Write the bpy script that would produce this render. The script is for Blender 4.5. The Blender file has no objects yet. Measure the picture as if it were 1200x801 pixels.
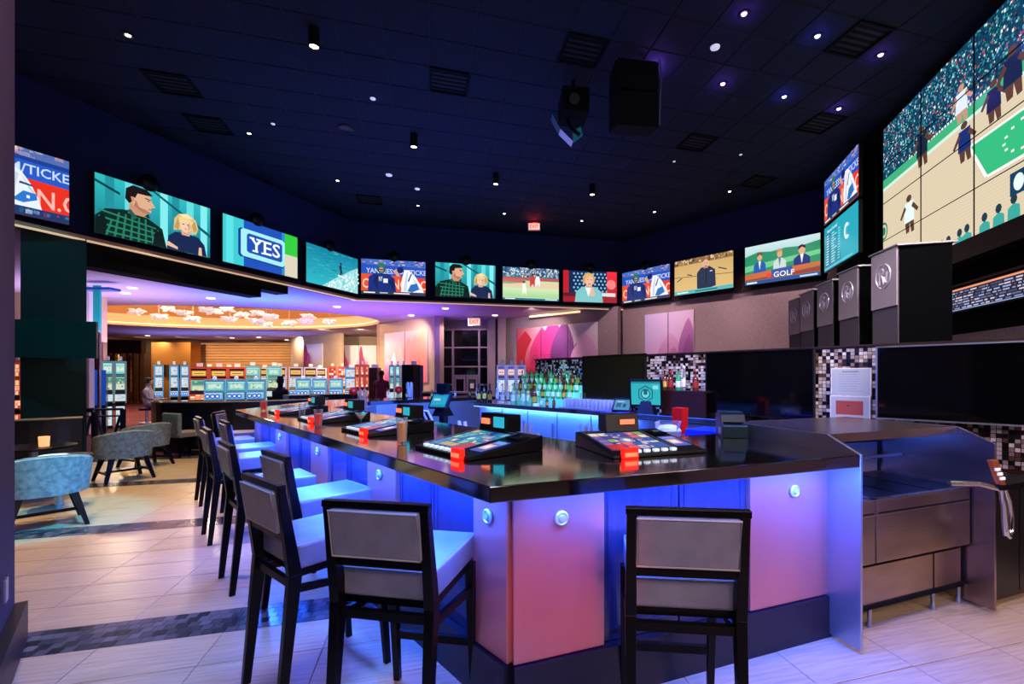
import bpy, bmesh, math, random
from mathutils import Vector, Matrix
from mathutils.geometry import tessellate_polygon
random.seed(7)
sc = bpy.context.scene
COL = sc.collection
PI = math.pi

# ------------------------------------------------------------------ camera
F = 533.0; PX = 649.0; PYY = 442.0; EYE = 1.5        # the photograph's lens, in pixels of 1200 x 801
cam_d = bpy.data.cameras.new('camera'); cam = bpy.data.objects.new('camera', cam_d); COL.objects.link(cam)
cam_d.sensor_fit = 'HORIZONTAL'; cam_d.sensor_width = 36.0; cam_d.lens = 36.0 * F / 1200.0
cam_d.shift_x = -(PX - 600.0) / 1200.0; cam_d.shift_y = (PYY - 400.5) / 1200.0
cam.location = (0, 0, EYE); cam.rotation_euler = (PI / 2, 0, 0); cam_d.clip_start = 0.05; cam_d.clip_end = 200
sc.camera = cam
# ------------------------------------------------------------------ world, exposure
w = bpy.data.worlds.new('world'); sc.world = w; w.use_nodes = True
w.node_tree.nodes['Background'].inputs[0].default_value = (0.012, 0.02, 0.06, 1)
w.node_tree.nodes['Background'].inputs[1].default_value = 0.25
sc.view_settings.view_transform = 'Standard'; sc.view_settings.look = 'None'
sc.view_settings.exposure = 0.0; sc.view_settings.gamma = 1.0; sc.view_settings.use_curve_mapping = False
sc.cycles.use_denoising = True; sc.cycles.caustics_reflective = False; sc.cycles.caustics_refractive = False
sc.cycles.sample_clamp_indirect = 4.0; sc.cycles.max_bounces = 7; sc.cycles.diffuse_bounces = 3
sc.cycles.glossy_bounces = 4; sc.cycles.transparent_max_bounces = 10; sc.cycles.transmission_bounces = 5

# ------------------------------------------------------------------ lights
def area(name, loc, aim, size, size_y, power, color, spread=180):
    d = bpy.data.lights.new(name, 'AREA'); d.shape = 'RECTANGLE'; d.size = size; d.size_y = size_y
    d.energy = power; d.color = color; d.spread = math.radians(spread)
    o = bpy.data.objects.new(name, d); COL.objects.link(o); o.location = loc
    v = Vector(aim) - Vector(loc); o.rotation_euler = v.to_track_quat('-Z', 'Y').to_euler()
    return o
def spot(name, loc, aim, power, color, angle=60, blend=0.5, radius=0.06):
    d = bpy.data.lights.new(name, 'SPOT'); d.energy = power; d.color = color; d.spot_size = math.radians(angle)
    d.spot_blend = blend; d.shadow_soft_size = radius
    o = bpy.data.objects.new(name, d); COL.objects.link(o); o.location = loc
    v = Vector(aim) - Vector(loc); o.rotation_euler = v.to_track_quat('-Z', 'Y').to_euler()
    return o
WARM = (1.0, 0.72, 0.45); CREAM = (1.0, 0.82, 0.62); BLUE = (0.04, 0.13, 1.0); PURPLE = (0.42, 0.22, 1.0)
LAV = (0.62, 0.5, 1.0); PINK = (1.0, 0.45, 0.55); TEAL = (0.05, 0.6, 1.0)
# warm downlights over the walkway on the left
for x, y, p in ((-4.4, 3.7, 800), (-3.3, 2.4, 560), (-5.8, 5.6, 700), (-6.6, 8.4, 700), (-4.9, 7.4, 400), (-3.6, 5.6, 260)):
    spot('walkway_spot', (x, y, 6.1), (x, y, 0), p, (1.0, .76, .44), 58, .8)
# violet and blue spots over the guests' side of the bar
for x, y, p, c in ((-1.9, 2.9, 420, (.4, .4, 1)), (-3.1, 4.5, 380, (.3, .35, 1)), (.2, .9, 420, BLUE), (1.6, 1.6, 420, LAV), (-.9, 1.7, 900, (.02, .25, 1)), (-1.5, 2.3, 420, (.02, .3, 1)), (2.9, 2.2, 380, (.7, .55, 1)), (-1.5, 1.5, 380, (.1, .28, 1))):
    spot('bar_spot', (x + .5, y + .3, 6.1), (x, y, 0), p, c, 40, .7)
# light strip glow under the counter edge
for (x0, y0), (x1, y1), n in (((-.30, 1.90), (-3.9, 5.72), (.727, .687)), ((-.1, 1.92), (1.5, 2.5), (-.349, .937))):
    L_ = math.hypot(x1 - x0, y1 - y0); cx, cy = (x0 + x1) / 2, (y0 + y1) / 2
    o = area('strip_glow', (cx, cy, 1.0), (cx + n[0] * .12, cy + n[1] * .12, 0), L_, .05, 38 * L_, (.02, .10, 1))
    o.rotation_euler = (0, 0, math.atan2(y1 - y0, x1 - x0))
# blue light beside the bar end and under the steel station's shelf
area('end_glow', (1.50, 2.25, 1.0), (1.66, 2.6, .4), .2, .1, 26, (.02, .1, 1))
area('station_glow', (2.0, 3.35, 1.1), (2.1, 3.1, .8), .8, .1, 2.5, BLUE)
# inside the bar
area('inner_glow', (-1.0, 5.0, 2.2), (-.6, 5.6, 0), 3.0, 1.2, 200, (.02, .1, 1), 120)
area('inner_glow', (-2.0, 7.4, 1.9), (-2.3, 8.6, .6), 2.5, .6, 160, (.04, .16, 1), 120)
area('back_counter_glow', (-.26, 6.50, 1.0), (.9, 5.0, .5), 3.1, .03, 110, (.03, .15, 1)).rotation_euler = (math.radians(12), 0, math.radians(-46.6))
area('inner_glow', (1.1, 3.5, 1.9), (1.5, 4.2, .6), 1.2, .4, 25, (.02, .1, 1), 120)
area('mosaic_wash', (1.9, 3.6, 3.6), (2.3, 4.7, 1.4), 3.5, .3, 62, (1, .92, .95), 100)
spot('mosaic_wash', (3.0, 2.2, 3.4), (3.3, 3.5, 1.0), 60, (1, .92, .95), 60)
spot('bottle_green', (.1, 5.6, 2.6), (-.1, 6.7, 1.3), 90, (.1, 1, .4), 40)
# cool wash on the ceiling and upper walls
area('ceiling_wash', (-2.5, 9.5, 4.3), (-2.5, 9.6, 7), 7, 5, 85, (.0, .17, 1.0))
# fill lights added behind the viewer to brighten stools and steel
area('front_fill', (.8, -1.6, 3.4), (.4, 2.6, .7), 2.4, .8, 115, (.72, .58, .85))
area('front_fill', (4.2, -.4, 2.6), (2.4, 3.2, .5), 2.0, 1.0, 125, (1.0, .74, .64))
spot('pink_fill', (.6, -.8, 2.4), (.03, 2.05, .52), 260, (1, .10, .2), 11, .8)  # added spot in place of a pink reflection on the corner panel
# teal spots added to tint the lounge chairs, no screen there
spot('lounge_teal', (-1.8, 3.6, 4.4), (-5.0, 4.7, .5), 2300, (.02, .55, 1), 20, .5)
spot('lounge_teal', (-1.8, 4.6, 4.4), (-6.4, 6.9, .5), 420, TEAL, 14, .5)
# wall washers for the fabric wall and the prints
for x, y in ((1.5, 13.6), (3.2, 12.6), (4.9, 10.8)): spot('wall_washer', (x - .3, y - .6, 5.9), (x + .9, y + .9, 2.6), 480, (1, .70, .70), 75, .8)
spot('wall_washer', (-.8, 15.6, 3.85), (-.6, 17.6, 2.2), 330, (1, .8, .75), 110, .8)
spot('wall_washer', (-5.4, 17.2, 3.8), (-6.2, 19, 2.2), 300, (1, .82, .7), 110, .8)
# light on the dark teal pillar and the wall end
spot('pillar_wash', (-5.6, 5.0, 5.6), (-8.1, 7.4, 2.2), 220, (.1, .7, .8), 40)
area('wall_end_wash', (-1.2, 2.4, 4.2), (-3.0, 2.3, 1.0), .5, .5, 30, (.9, .5, .9))
# gaming hall: violet wash on its ceiling, warm light below
area('hall_violet', (-6.2, 15.8, 2.3), (-6.2, 15.9, 5), 4.5, 3, 170, (.3, .14, 1.0))
area('hall_blue', (-8.8, 13.8, 2.6), (-8.8, 13.9, 5), 2.4, 1.5, 170, (.03, .15, 1.0))
area('hall_violet', (-12.5, 12.5, 2.6), (-12.5, 12.6, 5), 4, 3, 110, (.75, .55, 1.0))
for x, y in ((-18.5, 16.2), (-14.5, 14.6), (-10.0, 15.6), (-8.2, 18.4), (-19.5, 21.5), (-11.5, 22.2)): spot('hall_spot', (x, y, 3.85), (x, y, 0), 520, (1, .76, .5), 150, .8)
for k in range(4): spot('tray_spot', (-18 + k * 2.7, 18.9, 5.0), (-18 + k * 2.7, 18.9, 0), 200, (1, .8, .55), 150, .8)
for k in range(6): spot('wall_grazer', (-27 + k * 2.4, 26.6, 3.85), (-27.2 + k * 2.4, 29, 1.4), 420, (1, .76, .48), 120, .9)
area('hall_blue', (-18, 24.6, 2.3), (-18, 24.7, 5), 9, 1, 100, (.2, .3, 1))
area('tray_up', (-14, 18.9, 4.6), (-14, 18.9, 6), 8, 4, 90, (1, .7, .4))
spot('entrance_light', (-3.6, 17.6, 3.85), (-3.6, 18.4, 0), 110, (1, .7, .8), 150)
for x in (-11.5, -9.6): spot('hall_spot', (x, 22.4, 3.85), (x - .6, 25.5, 1.6), 320, (1, .82, .6), 120, .9)
for x in (-17.5, -14.0, -10.8):
    d_ = bpy.data.lights.new('tray_fill', 'POINT'); d_.energy = 330; d_.color = (1, .78, .5); d_.shadow_soft_size = .15  # unseen point lights added to brighten the tray band
    o_ = bpy.data.objects.new('tray_fill', d_); COL.objects.link(o_); o_.location = (x, 18.4, 4.75)


# ------------------------------------------------------------------ helpers
def P(u, v, z):                       # where the sight line through a photograph pixel meets the level z
    Y = F * (EYE - z) / (v - PYY); return ((u - PX) / F * Y, Y)
def PYD(u, v, Y): return ((u - PX) / F * Y, Y, EYE - (v - PYY) / F * Y)
def on(u, v, A, B):                   # where it meets the upright plane through A and B
    r = (u - PX) / F; dx, dy = B[0] - A[0], B[1] - A[1]
    t = (r * A[1] - A[0]) / (dx - r * dy)
    Y = A[1] + t * dy; return (A[0] + t * dx, Y, EYE - (v - PYY) / F * Y)
def lin(c):
    f = lambda x: x / 12.92 if x <= 0.04045 else ((x + 0.055) / 1.055) ** 2.4
    return (f(c[0]), f(c[1]), f(c[2]), 1.0)
def hx(s): return tuple(int(s[i:i + 2], 16) / 255 for i in (0, 2, 4))
def rotp(x, y, a): return (x * math.cos(a) - y * math.sin(a), x * math.sin(a) + y * math.cos(a))

class MB:
    def __init__(s): s.v = []; s.f = []; s.sm = []; s.c = None
    def add(s, vs, fs, smooth=False, color=None):
        b = len(s.v); s.v += [tuple(p) for p in vs]; s.f += [tuple(b + i for i in f) for f in fs]; s.sm += [smooth] * len(fs)
        if color is not None:
            if s.c is None: s.c = []
            s.c += [color] * len(fs)
        return s
    def box(s, c, d, rz=0.0, color=None, open_bottom=False):
        x, y, z = c; a, b, h = d[0] / 2, d[1] / 2, d[2] / 2
        vs = []
        for dz in (-h, h):
            for px, py in ((-a, -b), (a, -b), (a, b), (-a, b)):
                q = rotp(px, py, rz); vs.append((x + q[0], y + q[1], z + dz))
        fs = [(4, 5, 6, 7), (0, 1, 5, 4), (1, 2, 6, 5), (2, 3, 7, 6), (3, 0, 4, 7)]
        if not open_bottom: fs.append((3, 2, 1, 0))
        return s.add(vs, fs, False, color)
    def frustum(s, c0, d0, c1, d1):               # tapered four-sided bar from rectangle 0 to rectangle 1
        vs = []
        for c, d in ((c0, d0), (c1, d1)):
            for px, py in ((-1, -1), (1, -1), (1, 1), (-1, 1)): vs.append((c[0] + px * d[0] / 2, c[1] + py * d[1] / 2, c[2]))
        return s.add(vs, [(4, 5, 6, 7), (0, 1, 5, 4), (1, 2, 6, 5), (2, 3, 7, 6), (3, 0, 4, 7), (3, 2, 1, 0)])
    def prism(s, poly, z0, z1):
        n = len(poly)
        ar = sum(poly[i][0] * poly[(i + 1) % n][1] - poly[(i + 1) % n][0] * poly[i][1] for i in range(n))
        if ar < 0: poly = poly[::-1]
        vs = [(p[0], p[1], z0) for p in poly] + [(p[0], p[1], z1) for p in poly]
        fs = [tuple(range(n, 2 * n)), tuple(range(n - 1, -1, -1))] + [(i, (i + 1) % n, n + (i + 1) % n, n + i) for i in range(n)]
        return s.add(vs, fs)
    def prof(s, poly, x0, x1):                    # a (y, z) profile extruded along x
        n = len(poly)
        vs = [(x0, p[0], p[1]) for p in poly] + [(x1, p[0], p[1]) for p in poly]
        fs = [tuple(range(n - 1, -1, -1)), tuple(range(n, 2 * n))] + [(i, (i + 1) % n, n + (i + 1) % n, n + i) for i in range(n)]
        return s.add(vs, fs)
    def bar(s, a, b, w, h):                       # upright-section bar between two points
        a, b = Vector(a), Vector(b); d = (b - a).normalized()
        up = Vector((0, 0, 1)) if abs(d.z) < 0.95 else Vector((0, 1, 0))
        sd = d.cross(up).normalized() * (w / 2); u = sd.cross(d).normalized() * (h / 2)
        vs = []
        for p in (a, b): vs += [p - sd - u, p + sd - u, p + sd + u, p - sd + u]
        return s.add(vs, [(3, 2, 1, 0), (4, 5, 6, 7), (0, 1, 5, 4), (1, 2, 6, 5), (2, 3, 7, 6), (3, 0, 4, 7)])
    def tube(s, pts, r, n=8, closed=False):
        pts = [Vector(p) for p in pts]; m = len(pts); vs = []
        rr = r if isinstance(r, (list, tuple)) else [r] * m
        prev = None
        for i, p in enumerate(pts):
            if closed: d = pts[(i + 1) % m] - pts[i - 1]
            else: d = pts[min(i + 1, m - 1)] - pts[max(i - 1, 0)]
            d.normalize()
            ref = prev if prev is not None else (Vector((0, 0, 1)) if abs(d.z) < 0.9 else Vector((1, 0, 0)))
            a = (ref - d * ref.dot(d)).normalized(); b = d.cross(a); prev = a
            for k in range(n):
                t = 2 * PI * k / n; vs.append(p + (a * math.cos(t) + b * math.sin(t)) * rr[i])
        fs = []
        for i in range(m if closed else m - 1):
            j = (i + 1) % m
            for k in range(n): fs.append((i * n + k, i * n + (k + 1) % n, j * n + (k + 1) % n, j * n + k))
        if not closed: fs += [tuple(range(n - 1, -1, -1)), tuple((m - 1) * n + k for k in range(n))]
        return s.add(vs, fs, True)
    def lathe(s, prof, n=14, c=(0, 0, 0), smooth=True):
        vs = []; m = len(prof)
        for r, z in prof:
            for k in range(n):
                t = 2 * PI * k / n; vs.append((c[0] + r * math.cos(t), c[1] + r * math.sin(t), c[2] + z))
        fs = []
        for i in range(m - 1):
            for k in range(n): fs.append((i * n + k, i * n + (k + 1) % n, (i + 1) * n + (k + 1) % n, (i + 1) * n + k))
        s.add(vs, fs, smooth)
        b = len(s.v) - len(vs)
        if prof[0][0] > 1e-5: s.f.append(tuple(b + k for k in range(n - 1, -1, -1))); s.sm.append(False)
        if prof[-1][0] > 1e-5: s.f.append(tuple(b + (m - 1) * n + k for k in range(n))); s.sm.append(False)
        return s
    def ball(s, c, r, n=12, m=8, sz=1.0):
        return s.lathe([(max(r * math.sin(PI * i / m), 1e-6), -r * sz * math.cos(PI * i / m)) for i in range(m + 1)], n, c)

def mesh_of(name, mb):
    me = bpy.data.meshes.new(name); me.from_pydata(mb.v, [], mb.f)
    me.polygons.foreach_set('use_smooth', mb.sm)
    if mb.c is not None:
        at = me.color_attributes.new('Col', 'FLOAT_COLOR', 'CORNER'); data = []
        for p, c in zip(me.polygons, mb.c):
            if c and isinstance(c[0], (tuple, list)):
                for k in range(p.loop_total): data += list(c[k])
            else: data += list(c) * p.loop_total
        at.data.foreach_set('color', data)
    me.update()
    return me
def obj(name, mb, m, parent=None, loc=(0, 0, 0), rz=0.0, bevel=0, label=None):
    me = mb if isinstance(mb, bpy.types.Mesh) else mesh_of(name, mb)
    if m is not None and not me.materials: me.materials.append(m)
    o = bpy.data.objects.new(name, me); COL.objects.link(o); o.location = loc; o.rotation_euler = (0, 0, rz)
    if parent is not None: o.parent = parent
    if any(me.polygons[i].use_smooth for i in range(0, len(me.polygons), 7)): me.set_sharp_from_angle(angle=math.radians(40))
    if bevel:
        b = o.modifiers.new('bevel', 'BEVEL'); b.width = bevel; b.segments = 2; b.limit_method = 'ANGLE'; b.angle_limit = math.radians(40)
    if label: o['label'] = label
    return o
def thing(name, label, cat, loc=(0, 0, 0), rz=0.0, group=None):
    o = bpy.data.objects.new(name, None); COL.objects.link(o); o.empty_display_size = 0.1
    o.location = loc; o.rotation_euler = (0, 0, rz); o['label'] = label; o['category'] = cat
    if group: o['group'] = group
    return o
def tag(o, label, cat, group=None):
    o['label'] = label; o['category'] = cat
    if group: o['group'] = group
    return o
def struct(name, mb, m, parent=None, label=None, bevel=0):
    o = obj(name, mb, m, parent, bevel=bevel)
    if parent is None: o['kind'] = 'structure'
    if label: o['label'] = label
    return o
def kids(o, cache={}): return [c for c in o.children]
def dup(root, loc, rz, label, group=None, name=None):
    r = root.copy(); COL.objects.link(r); r.location = loc; r.rotation_euler = (0, 0, rz); r['label'] = label
    if group: r['group'] = group
    for ch in root.children:
        c = ch.copy(); COL.objects.link(c); c.parent = r
        for g in ch.children:
            d = g.copy(); COL.objects.link(d); d.parent = c
    return r
ORD = ['first', 'second', 'third', 'fourth', 'fifth', 'sixth', 'seventh', 'eighth', 'ninth', 'tenth', 'eleventh', 'twelfth', 'thirteenth', 'fourteenth',
       'fifteenth', 'sixteenth', 'seventeenth', 'eighteenth', 'nineteenth', 'twentieth']
def nth(i): return ORD[i] if i < 20 else 'twenty-' + ORD[i - 20] if i < 29 else 'thirtieth' if i == 29 else 'thirty-' + ORD[i - 30]

# ------------------------------------------------------------------ materials
MATS = {}
def mat(name, col, rough=0.5, metal=0.0, emit=None, es=0.0, noise=0.0, nscale=8.0, bump=0.0, bscale=60.0, trans=0.0, ior=1.45, coat=0.0, alpha=1.0, spec=0.5, stretch=None, rand=0.0, col2=None):
    m = bpy.data.materials.new(name); m.use_nodes = True; nt = m.node_tree; b = nt.nodes['Principled BSDF']; N = nt.nodes; L = nt.links
    c = lin(hx(col)) if isinstance(col, str) else (*col, 1)
    b.inputs['Base Color'].default_value = c; b.inputs['Roughness'].default_value = rough; b.inputs['Metallic'].default_value = metal
    b.inputs['IOR'].default_value = ior; b.inputs['Specular IOR Level'].default_value = spec
    if trans: b.inputs['Transmission Weight'].default_value = trans
    if coat: b.inputs['Coat Weight'].default_value = coat; b.inputs['Coat Roughness'].default_value = 0.08
    if alpha < 1: b.inputs['Alpha'].default_value = alpha
    if emit is not None:
        b.inputs['Emission Color'].default_value = lin(hx(emit)) if isinstance(emit, str) else (*emit, 1); b.inputs['Emission Strength'].default_value = es
    if noise or bump:
        tc = N.new('ShaderNodeTexCoord'); mp = N.new('ShaderNodeMapping'); L.new(tc.outputs['Object'], mp.inputs[0])
        if stretch: mp.inputs['Scale'].default_value = stretch
    if noise:
        nz = N.new('ShaderNodeTexNoise'); nz.inputs['Scale'].default_value = nscale; nz.inputs['Detail'].default_value = 5; L.new(mp.outputs[0], nz.inputs[0])
        mr = N.new('ShaderNodeMapRange'); mr.inputs[1].default_value = 0.3; mr.inputs[2].default_value = 0.7; L.new(nz.outputs[0], mr.inputs[0])
        mx = N.new('ShaderNodeMix'); mx.data_type = 'RGBA'; L.new(mr.outputs[0], mx.inputs[0])
        c2 = lin(hx(col2)) if col2 else tuple(x * (1 - noise) for x in c[:3]) + (1,)
        mx.inputs[6].default_value = c; mx.inputs[7].default_value = c2
        out = mx.outputs[2]
        if rand:
            oi = N.new('ShaderNodeObjectInfo'); r2 = N.new('ShaderNodeMapRange'); r2.inputs[3].default_value = 1 - rand; r2.inputs[4].default_value = 1.0
            L.new(oi.outputs['Random'], r2.inputs[0]); m2 = N.new('ShaderNodeMix'); m2.data_type = 'RGBA'; m2.blend_type = 'MULTIPLY'; m2.inputs[0].default_value = 1.0
            L.new(out, m2.inputs[6]); L.new(r2.outputs[0], m2.inputs[7]); out = m2.outputs[2]
        L.new(out, b.inputs['Base Color'])
    if bump:
        n2 = N.new('ShaderNodeTexNoise'); n2.inputs['Scale'].default_value = bscale; n2.inputs['Detail'].default_value = 3; L.new(mp.outputs[0], n2.inputs[0])
        bp = N.new('ShaderNodeBump'); bp.inputs['Strength'].default_value = bump; bp.inputs['Distance'].default_value = 0.01
        L.new(n2.outputs[0], bp.inputs['Height']); L.new(bp.outputs[0], b.inputs['Normal'])
    MATS[name] = m; return m
def mat_attr(name, emit=0.0, rough=0.5, metal=0.0, base=1.0):
    m = bpy.data.materials.new(name); m.use_nodes = True; nt = m.node_tree; b = nt.nodes['Principled BSDF']
    at = nt.nodes.new('ShaderNodeAttribute'); at.attribute_name = 'Col'
    if emit:
        b.inputs['Base Color'].default_value = (0.01, 0.01, 0.01, 1); nt.links.new(at.outputs['Color'], b.inputs['Emission Color']); b.inputs['Emission Strength'].default_value = emit
    else: nt.links.new(at.outputs['Color'], b.inputs['Base Color'])
    b.inputs['Roughness'].default_value = rough; b.inputs['Metallic'].default_value = metal
    MATS[name] = m; return m
mat_attr('screen_picture', 1.15, 0.25); mat_attr('printed', 0, 0.6); mat_attr('mosaic', 0, 0.18); mat_attr('game_picture', 1.0, 0.2)
mat('black_plastic', '050506', 0.4, spec=.3); mat('black_matte', '040506', 0.85, spec=.2); mat('screen_off', '050507', 0.06, spec=0.6)
mat('black_wood', '040304', 0.35, spec=.25); mat('navy_wall', '0a1a46', 0.85, bump=0.1, bscale=200)
mat('ceiling_tile', '0d1c38', 0.9, noise=0.3, nscale=3, bump=0.25, bscale=150, rand=0.25); mat('ceiling_grid', '05080f', 0.7)
mat('fabric_wall', 'a08a90', 0.9, noise=0.25, nscale=40, bump=0.4, bscale=150, stretch=(1, 1, 0.3))
mat('granite', '140d0a', 0.12, noise=0.5, nscale=180, spec=1.0, coat=1.0, ior=1.7); mat('granite_edge', '0a0c12', 0.12, noise=0.5, nscale=150)
mat('pink_metal', 'e08a80', 0.3, 0.6, noise=0.12, nscale=1.5, bump=0.03, bscale=250); mat('dark_wood', '363a62', 0.3, noise=0.4, nscale=14, stretch=(3, 3, 0.5), coat=0.3)
mat('plinth', '1c1526', 0.4, noise=0.3, nscale=20); mat('chrome', 'd8dade', 0.12, 1.0); mat('satin_chrome', 'dfe2ec', 0.38, .6); mat('emblem_metal', 'e4d8e8', 0.3, .5); mat('steel', 'b39c90', 0.27, 0.95, noise=0.35, nscale=2.2, bump=0.05, bscale=30, stretch=(1, 1, 2.5))
mat('steel_plain', 'b4b8c2', 0.36, 0.9, bump=0.03, bscale=20)
mat('leather', '8e8a92', 0.36, 0.25, noise=0.25, nscale=10, bump=0.12, bscale=120); mat('leather_edge', 'a9a09c', 0.4)
mat('tub_fabric', '98a4a6', 0.85, noise=0.55, nscale=22, bump=0.3, bscale=90); mat('tub_inner', 'a39384', 0.85, noise=0.2, nscale=30)
mat('floor_tile', 'd2b590', 0.3, noise=0.2, nscale=5, stretch=(0.6, 9, 1), rand=0.12, col2='b09676'); mat('grout', '4e463f', 0.8)
mat('red_carpet', '6b1028', 0.95, noise=0.5, nscale=1.3, col2='2a0a12'); mat('booth', '0b1020', 0.3, coat=0.2); mat('white', 'e8e6e2', 0.5)
mat('low_ceiling', 'c8b8c8', 0.85); mat('cream', 'e8cba0', 0.8); mat('tan_wall', 'bfa084', 0.8, noise=0.1, nscale=6); mat('orange_tray', 'd0905c', 0.8)
mat('slat_wood', 'c48a52', 0.6, noise=0.35, nscale=6, stretch=(1, 1, 12), rand=0.2); mat('gold_panel', 'b0763a', 0.35, 0.6); mat('brown_wood', '3a1c12', 0.4, noise=0.4, nscale=8, stretch=(1, 1, 0.3))
mat('cove_glow', 'ffe6b8', 0.5, emit='ffdca0', es=1.1); mat('cove_soft', 'ffe6c8', 0.5, emit='ffd8b0', es=.55); mat('lamp_hall', 'fff4e0', 0.5, emit='fff0e0', es=3); mat('lamp_warm', 'ffe9c0', 0.5, emit='fff0d8', es=14); mat('white_glow', 'ffffff', 0.5, emit='dfe8ff', es=.55)
mat('lamp_purple', 'c0a0ff', 0.5, emit='a878ff', es=26); mat('lamp_blue', 'a0b0ff', 0.5, emit='8890ff', es=26); mat('led_blue', '4060ff', 0.5, emit='2c58ff', es=9.0)
mat('led_white', 'c0d0ff', 0.5, emit='80a8ff', es=2.2); mat('red_glow', 'ff2010', 0.5, emit='ff1a0a', es=1.6); mat('orange_glow', 'ff8050', 0.5, emit='ff7850', es=1.3); mat('cyan_glow', '30b0b8', 0.4, emit='2aa8b4', es=0.9)
mat('yellow_glow', 'ffc030', 0.5, emit='ffb020', es=1.6); mat('button_white', 'f4fbff', 0.4, emit='cfeaf4', es=.6)
mat('glass', 'ffffff', 0.03, trans=1.0, ior=1.45); mat('thin_glass', 'dfeaf4', 0.04, spec=1.0); mat('frosted', 'f0e2dc', 0.4, trans=0.0, emit='ffe4d8', es=.42)
mat('green_lit_glass', '2f9a62', 0.08, alpha=0.75, emit='1d9c58', es=0.35); mat('clear_bottle', 'cfe6dc', 0.08, alpha=0.55, spec=1.0); mat('amber_bottle', '6a2c0c', 0.08, alpha=0.85); mat('dark_bottle', '0c120e', 0.1); mat('red_liquid', 'd0200c', 0.1, emit='c01808', es=0.35)  # green bottles carry the green light as colour and glow
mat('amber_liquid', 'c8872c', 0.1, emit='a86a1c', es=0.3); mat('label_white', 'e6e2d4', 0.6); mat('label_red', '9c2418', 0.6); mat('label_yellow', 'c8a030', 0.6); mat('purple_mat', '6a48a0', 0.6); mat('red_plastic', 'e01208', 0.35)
mat('skin', 'b98468', 0.6); mat('cloth_black', '0c0c10', 0.9); mat('cloth_red', '702028', 0.9); mat('cloth_grey', '8a8a92', 0.9); mat('hair', '140c08', 0.7)
mat('teal_panel', '0c3038', 0.9, noise=0.25, nscale=120, bump=0.2, bscale=150); mat('column_fabric', '54464e', 0.85, noise=0.3, nscale=60, bump=0.3, bscale=120); mat('brown_trim', '2c1712', 0.45, noise=0.3, nscale=10)
mat('kiosk_side', '030405', 0.95, spec=.05); mat('kiosk_front', '4c4250', 0.7, noise=0.2, nscale=80, bump=0.2, bscale=200); mat('kiosk_head', '9a8c98', 0.5, 0.2, noise=0.1, nscale=60)
mat('rail_metal', '5a6a80', 0.3, 0.8); mat('window_dark', '0a0c10', 0.1); mat('window_frame', '8a7686', 0.5); mat('paper', 'e8e4e6', 0.5); mat('wood_shelf', '2c100c', 0.4, noise=0.3, nscale=12)
mat('ledge', 'c9a58a', 0.7); mat('teal_case', '163238', 0.35); mat('screen_warm', '1e1c0a', 0.12, spec=.8); mat('mirror_dark', '3c3c18', 0.05, 0.9)  # screen_warm: yellow reflection put into the base colour
M = MATS
def glassy(m, lo, hi):                                # clear in the middle, dense towards the outline, as thin glass looks
    nt = m.node_tree; b = nt.nodes['Principled BSDF']; lw = nt.nodes.new('ShaderNodeLayerWeight'); lw.inputs[0].default_value = .35
    mr = nt.nodes.new('ShaderNodeMapRange'); mr.inputs[3].default_value = lo; mr.inputs[4].default_value = hi
    nt.links.new(lw.outputs['Facing'], mr.inputs[0]); nt.links.new(mr.outputs[0], b.inputs['Alpha'])
M['granite'].node_tree.nodes['Principled BSDF'].inputs['Coat IOR'].default_value = 1.9
glassy(M['thin_glass'], .04, .75); glassy(M['clear_bottle'], .15, .9)
# ================================================================== THE ROOM
CZ = 6.21; LZ = 3.9
V = [(-9.15, 4.6), (-6.1, 13.75), (2.35, 15.75), (6.98, 11.0), (6.32, 8.55), (3.68, -4.1), (-9.15, -4.1)]
MD = (0.9645, 0.264); ND = (-0.264, 0.9645)            # directions of the ceiling grid and the floor tiles
def mn(m, n): return (m * MD[0] + n * ND[0], m * MD[1] + n * ND[1])
def to_mn(x, y): return (x * MD[0] + y * MD[1], x * ND[0] + y * ND[1])
def inside(p, poly):
    r = False; j = len(poly) - 1
    for i in range(len(poly)):
        a, b = poly[i], poly[j]
        if (a[1] > p[1]) != (b[1] > p[1]) and p[0] < (b[0] - a[0]) * (p[1] - a[1]) / (b[1] - a[1]) + a[0]: r = not r
        j = i
    return r
def in_view(x, y, z, mrg=0):
    if y < 0.4: return False
    u = PX + F * x / y; v = PYY - F * (z - EYE) / y
    return -mrg < u < 1200 + mrg and -mrg < v < 801 + mrg
GR = math.atan2(MD[1], MD[0])
def wall_mb(a, b, z0, z1, t=0.12, side=1):            # upright slab, its room face on the line a-b, thickness to the far side
    d = Vector((b[0] - a[0], b[1] - a[1])).normalized(); n = Vector((-d.y, d.x)) * t * side
    return MB().prism([a, b, (b[0] + n.x, b[1] + n.y), (a[0] + n.x, a[1] + n.y)], z0, z1)
def wall_add(mb, a, b, z0, z1, t=0.12, side=1):
    q = wall_mb(a, b, z0, z1, t, side); mb.add(q.v, q.f); return mb

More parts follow.
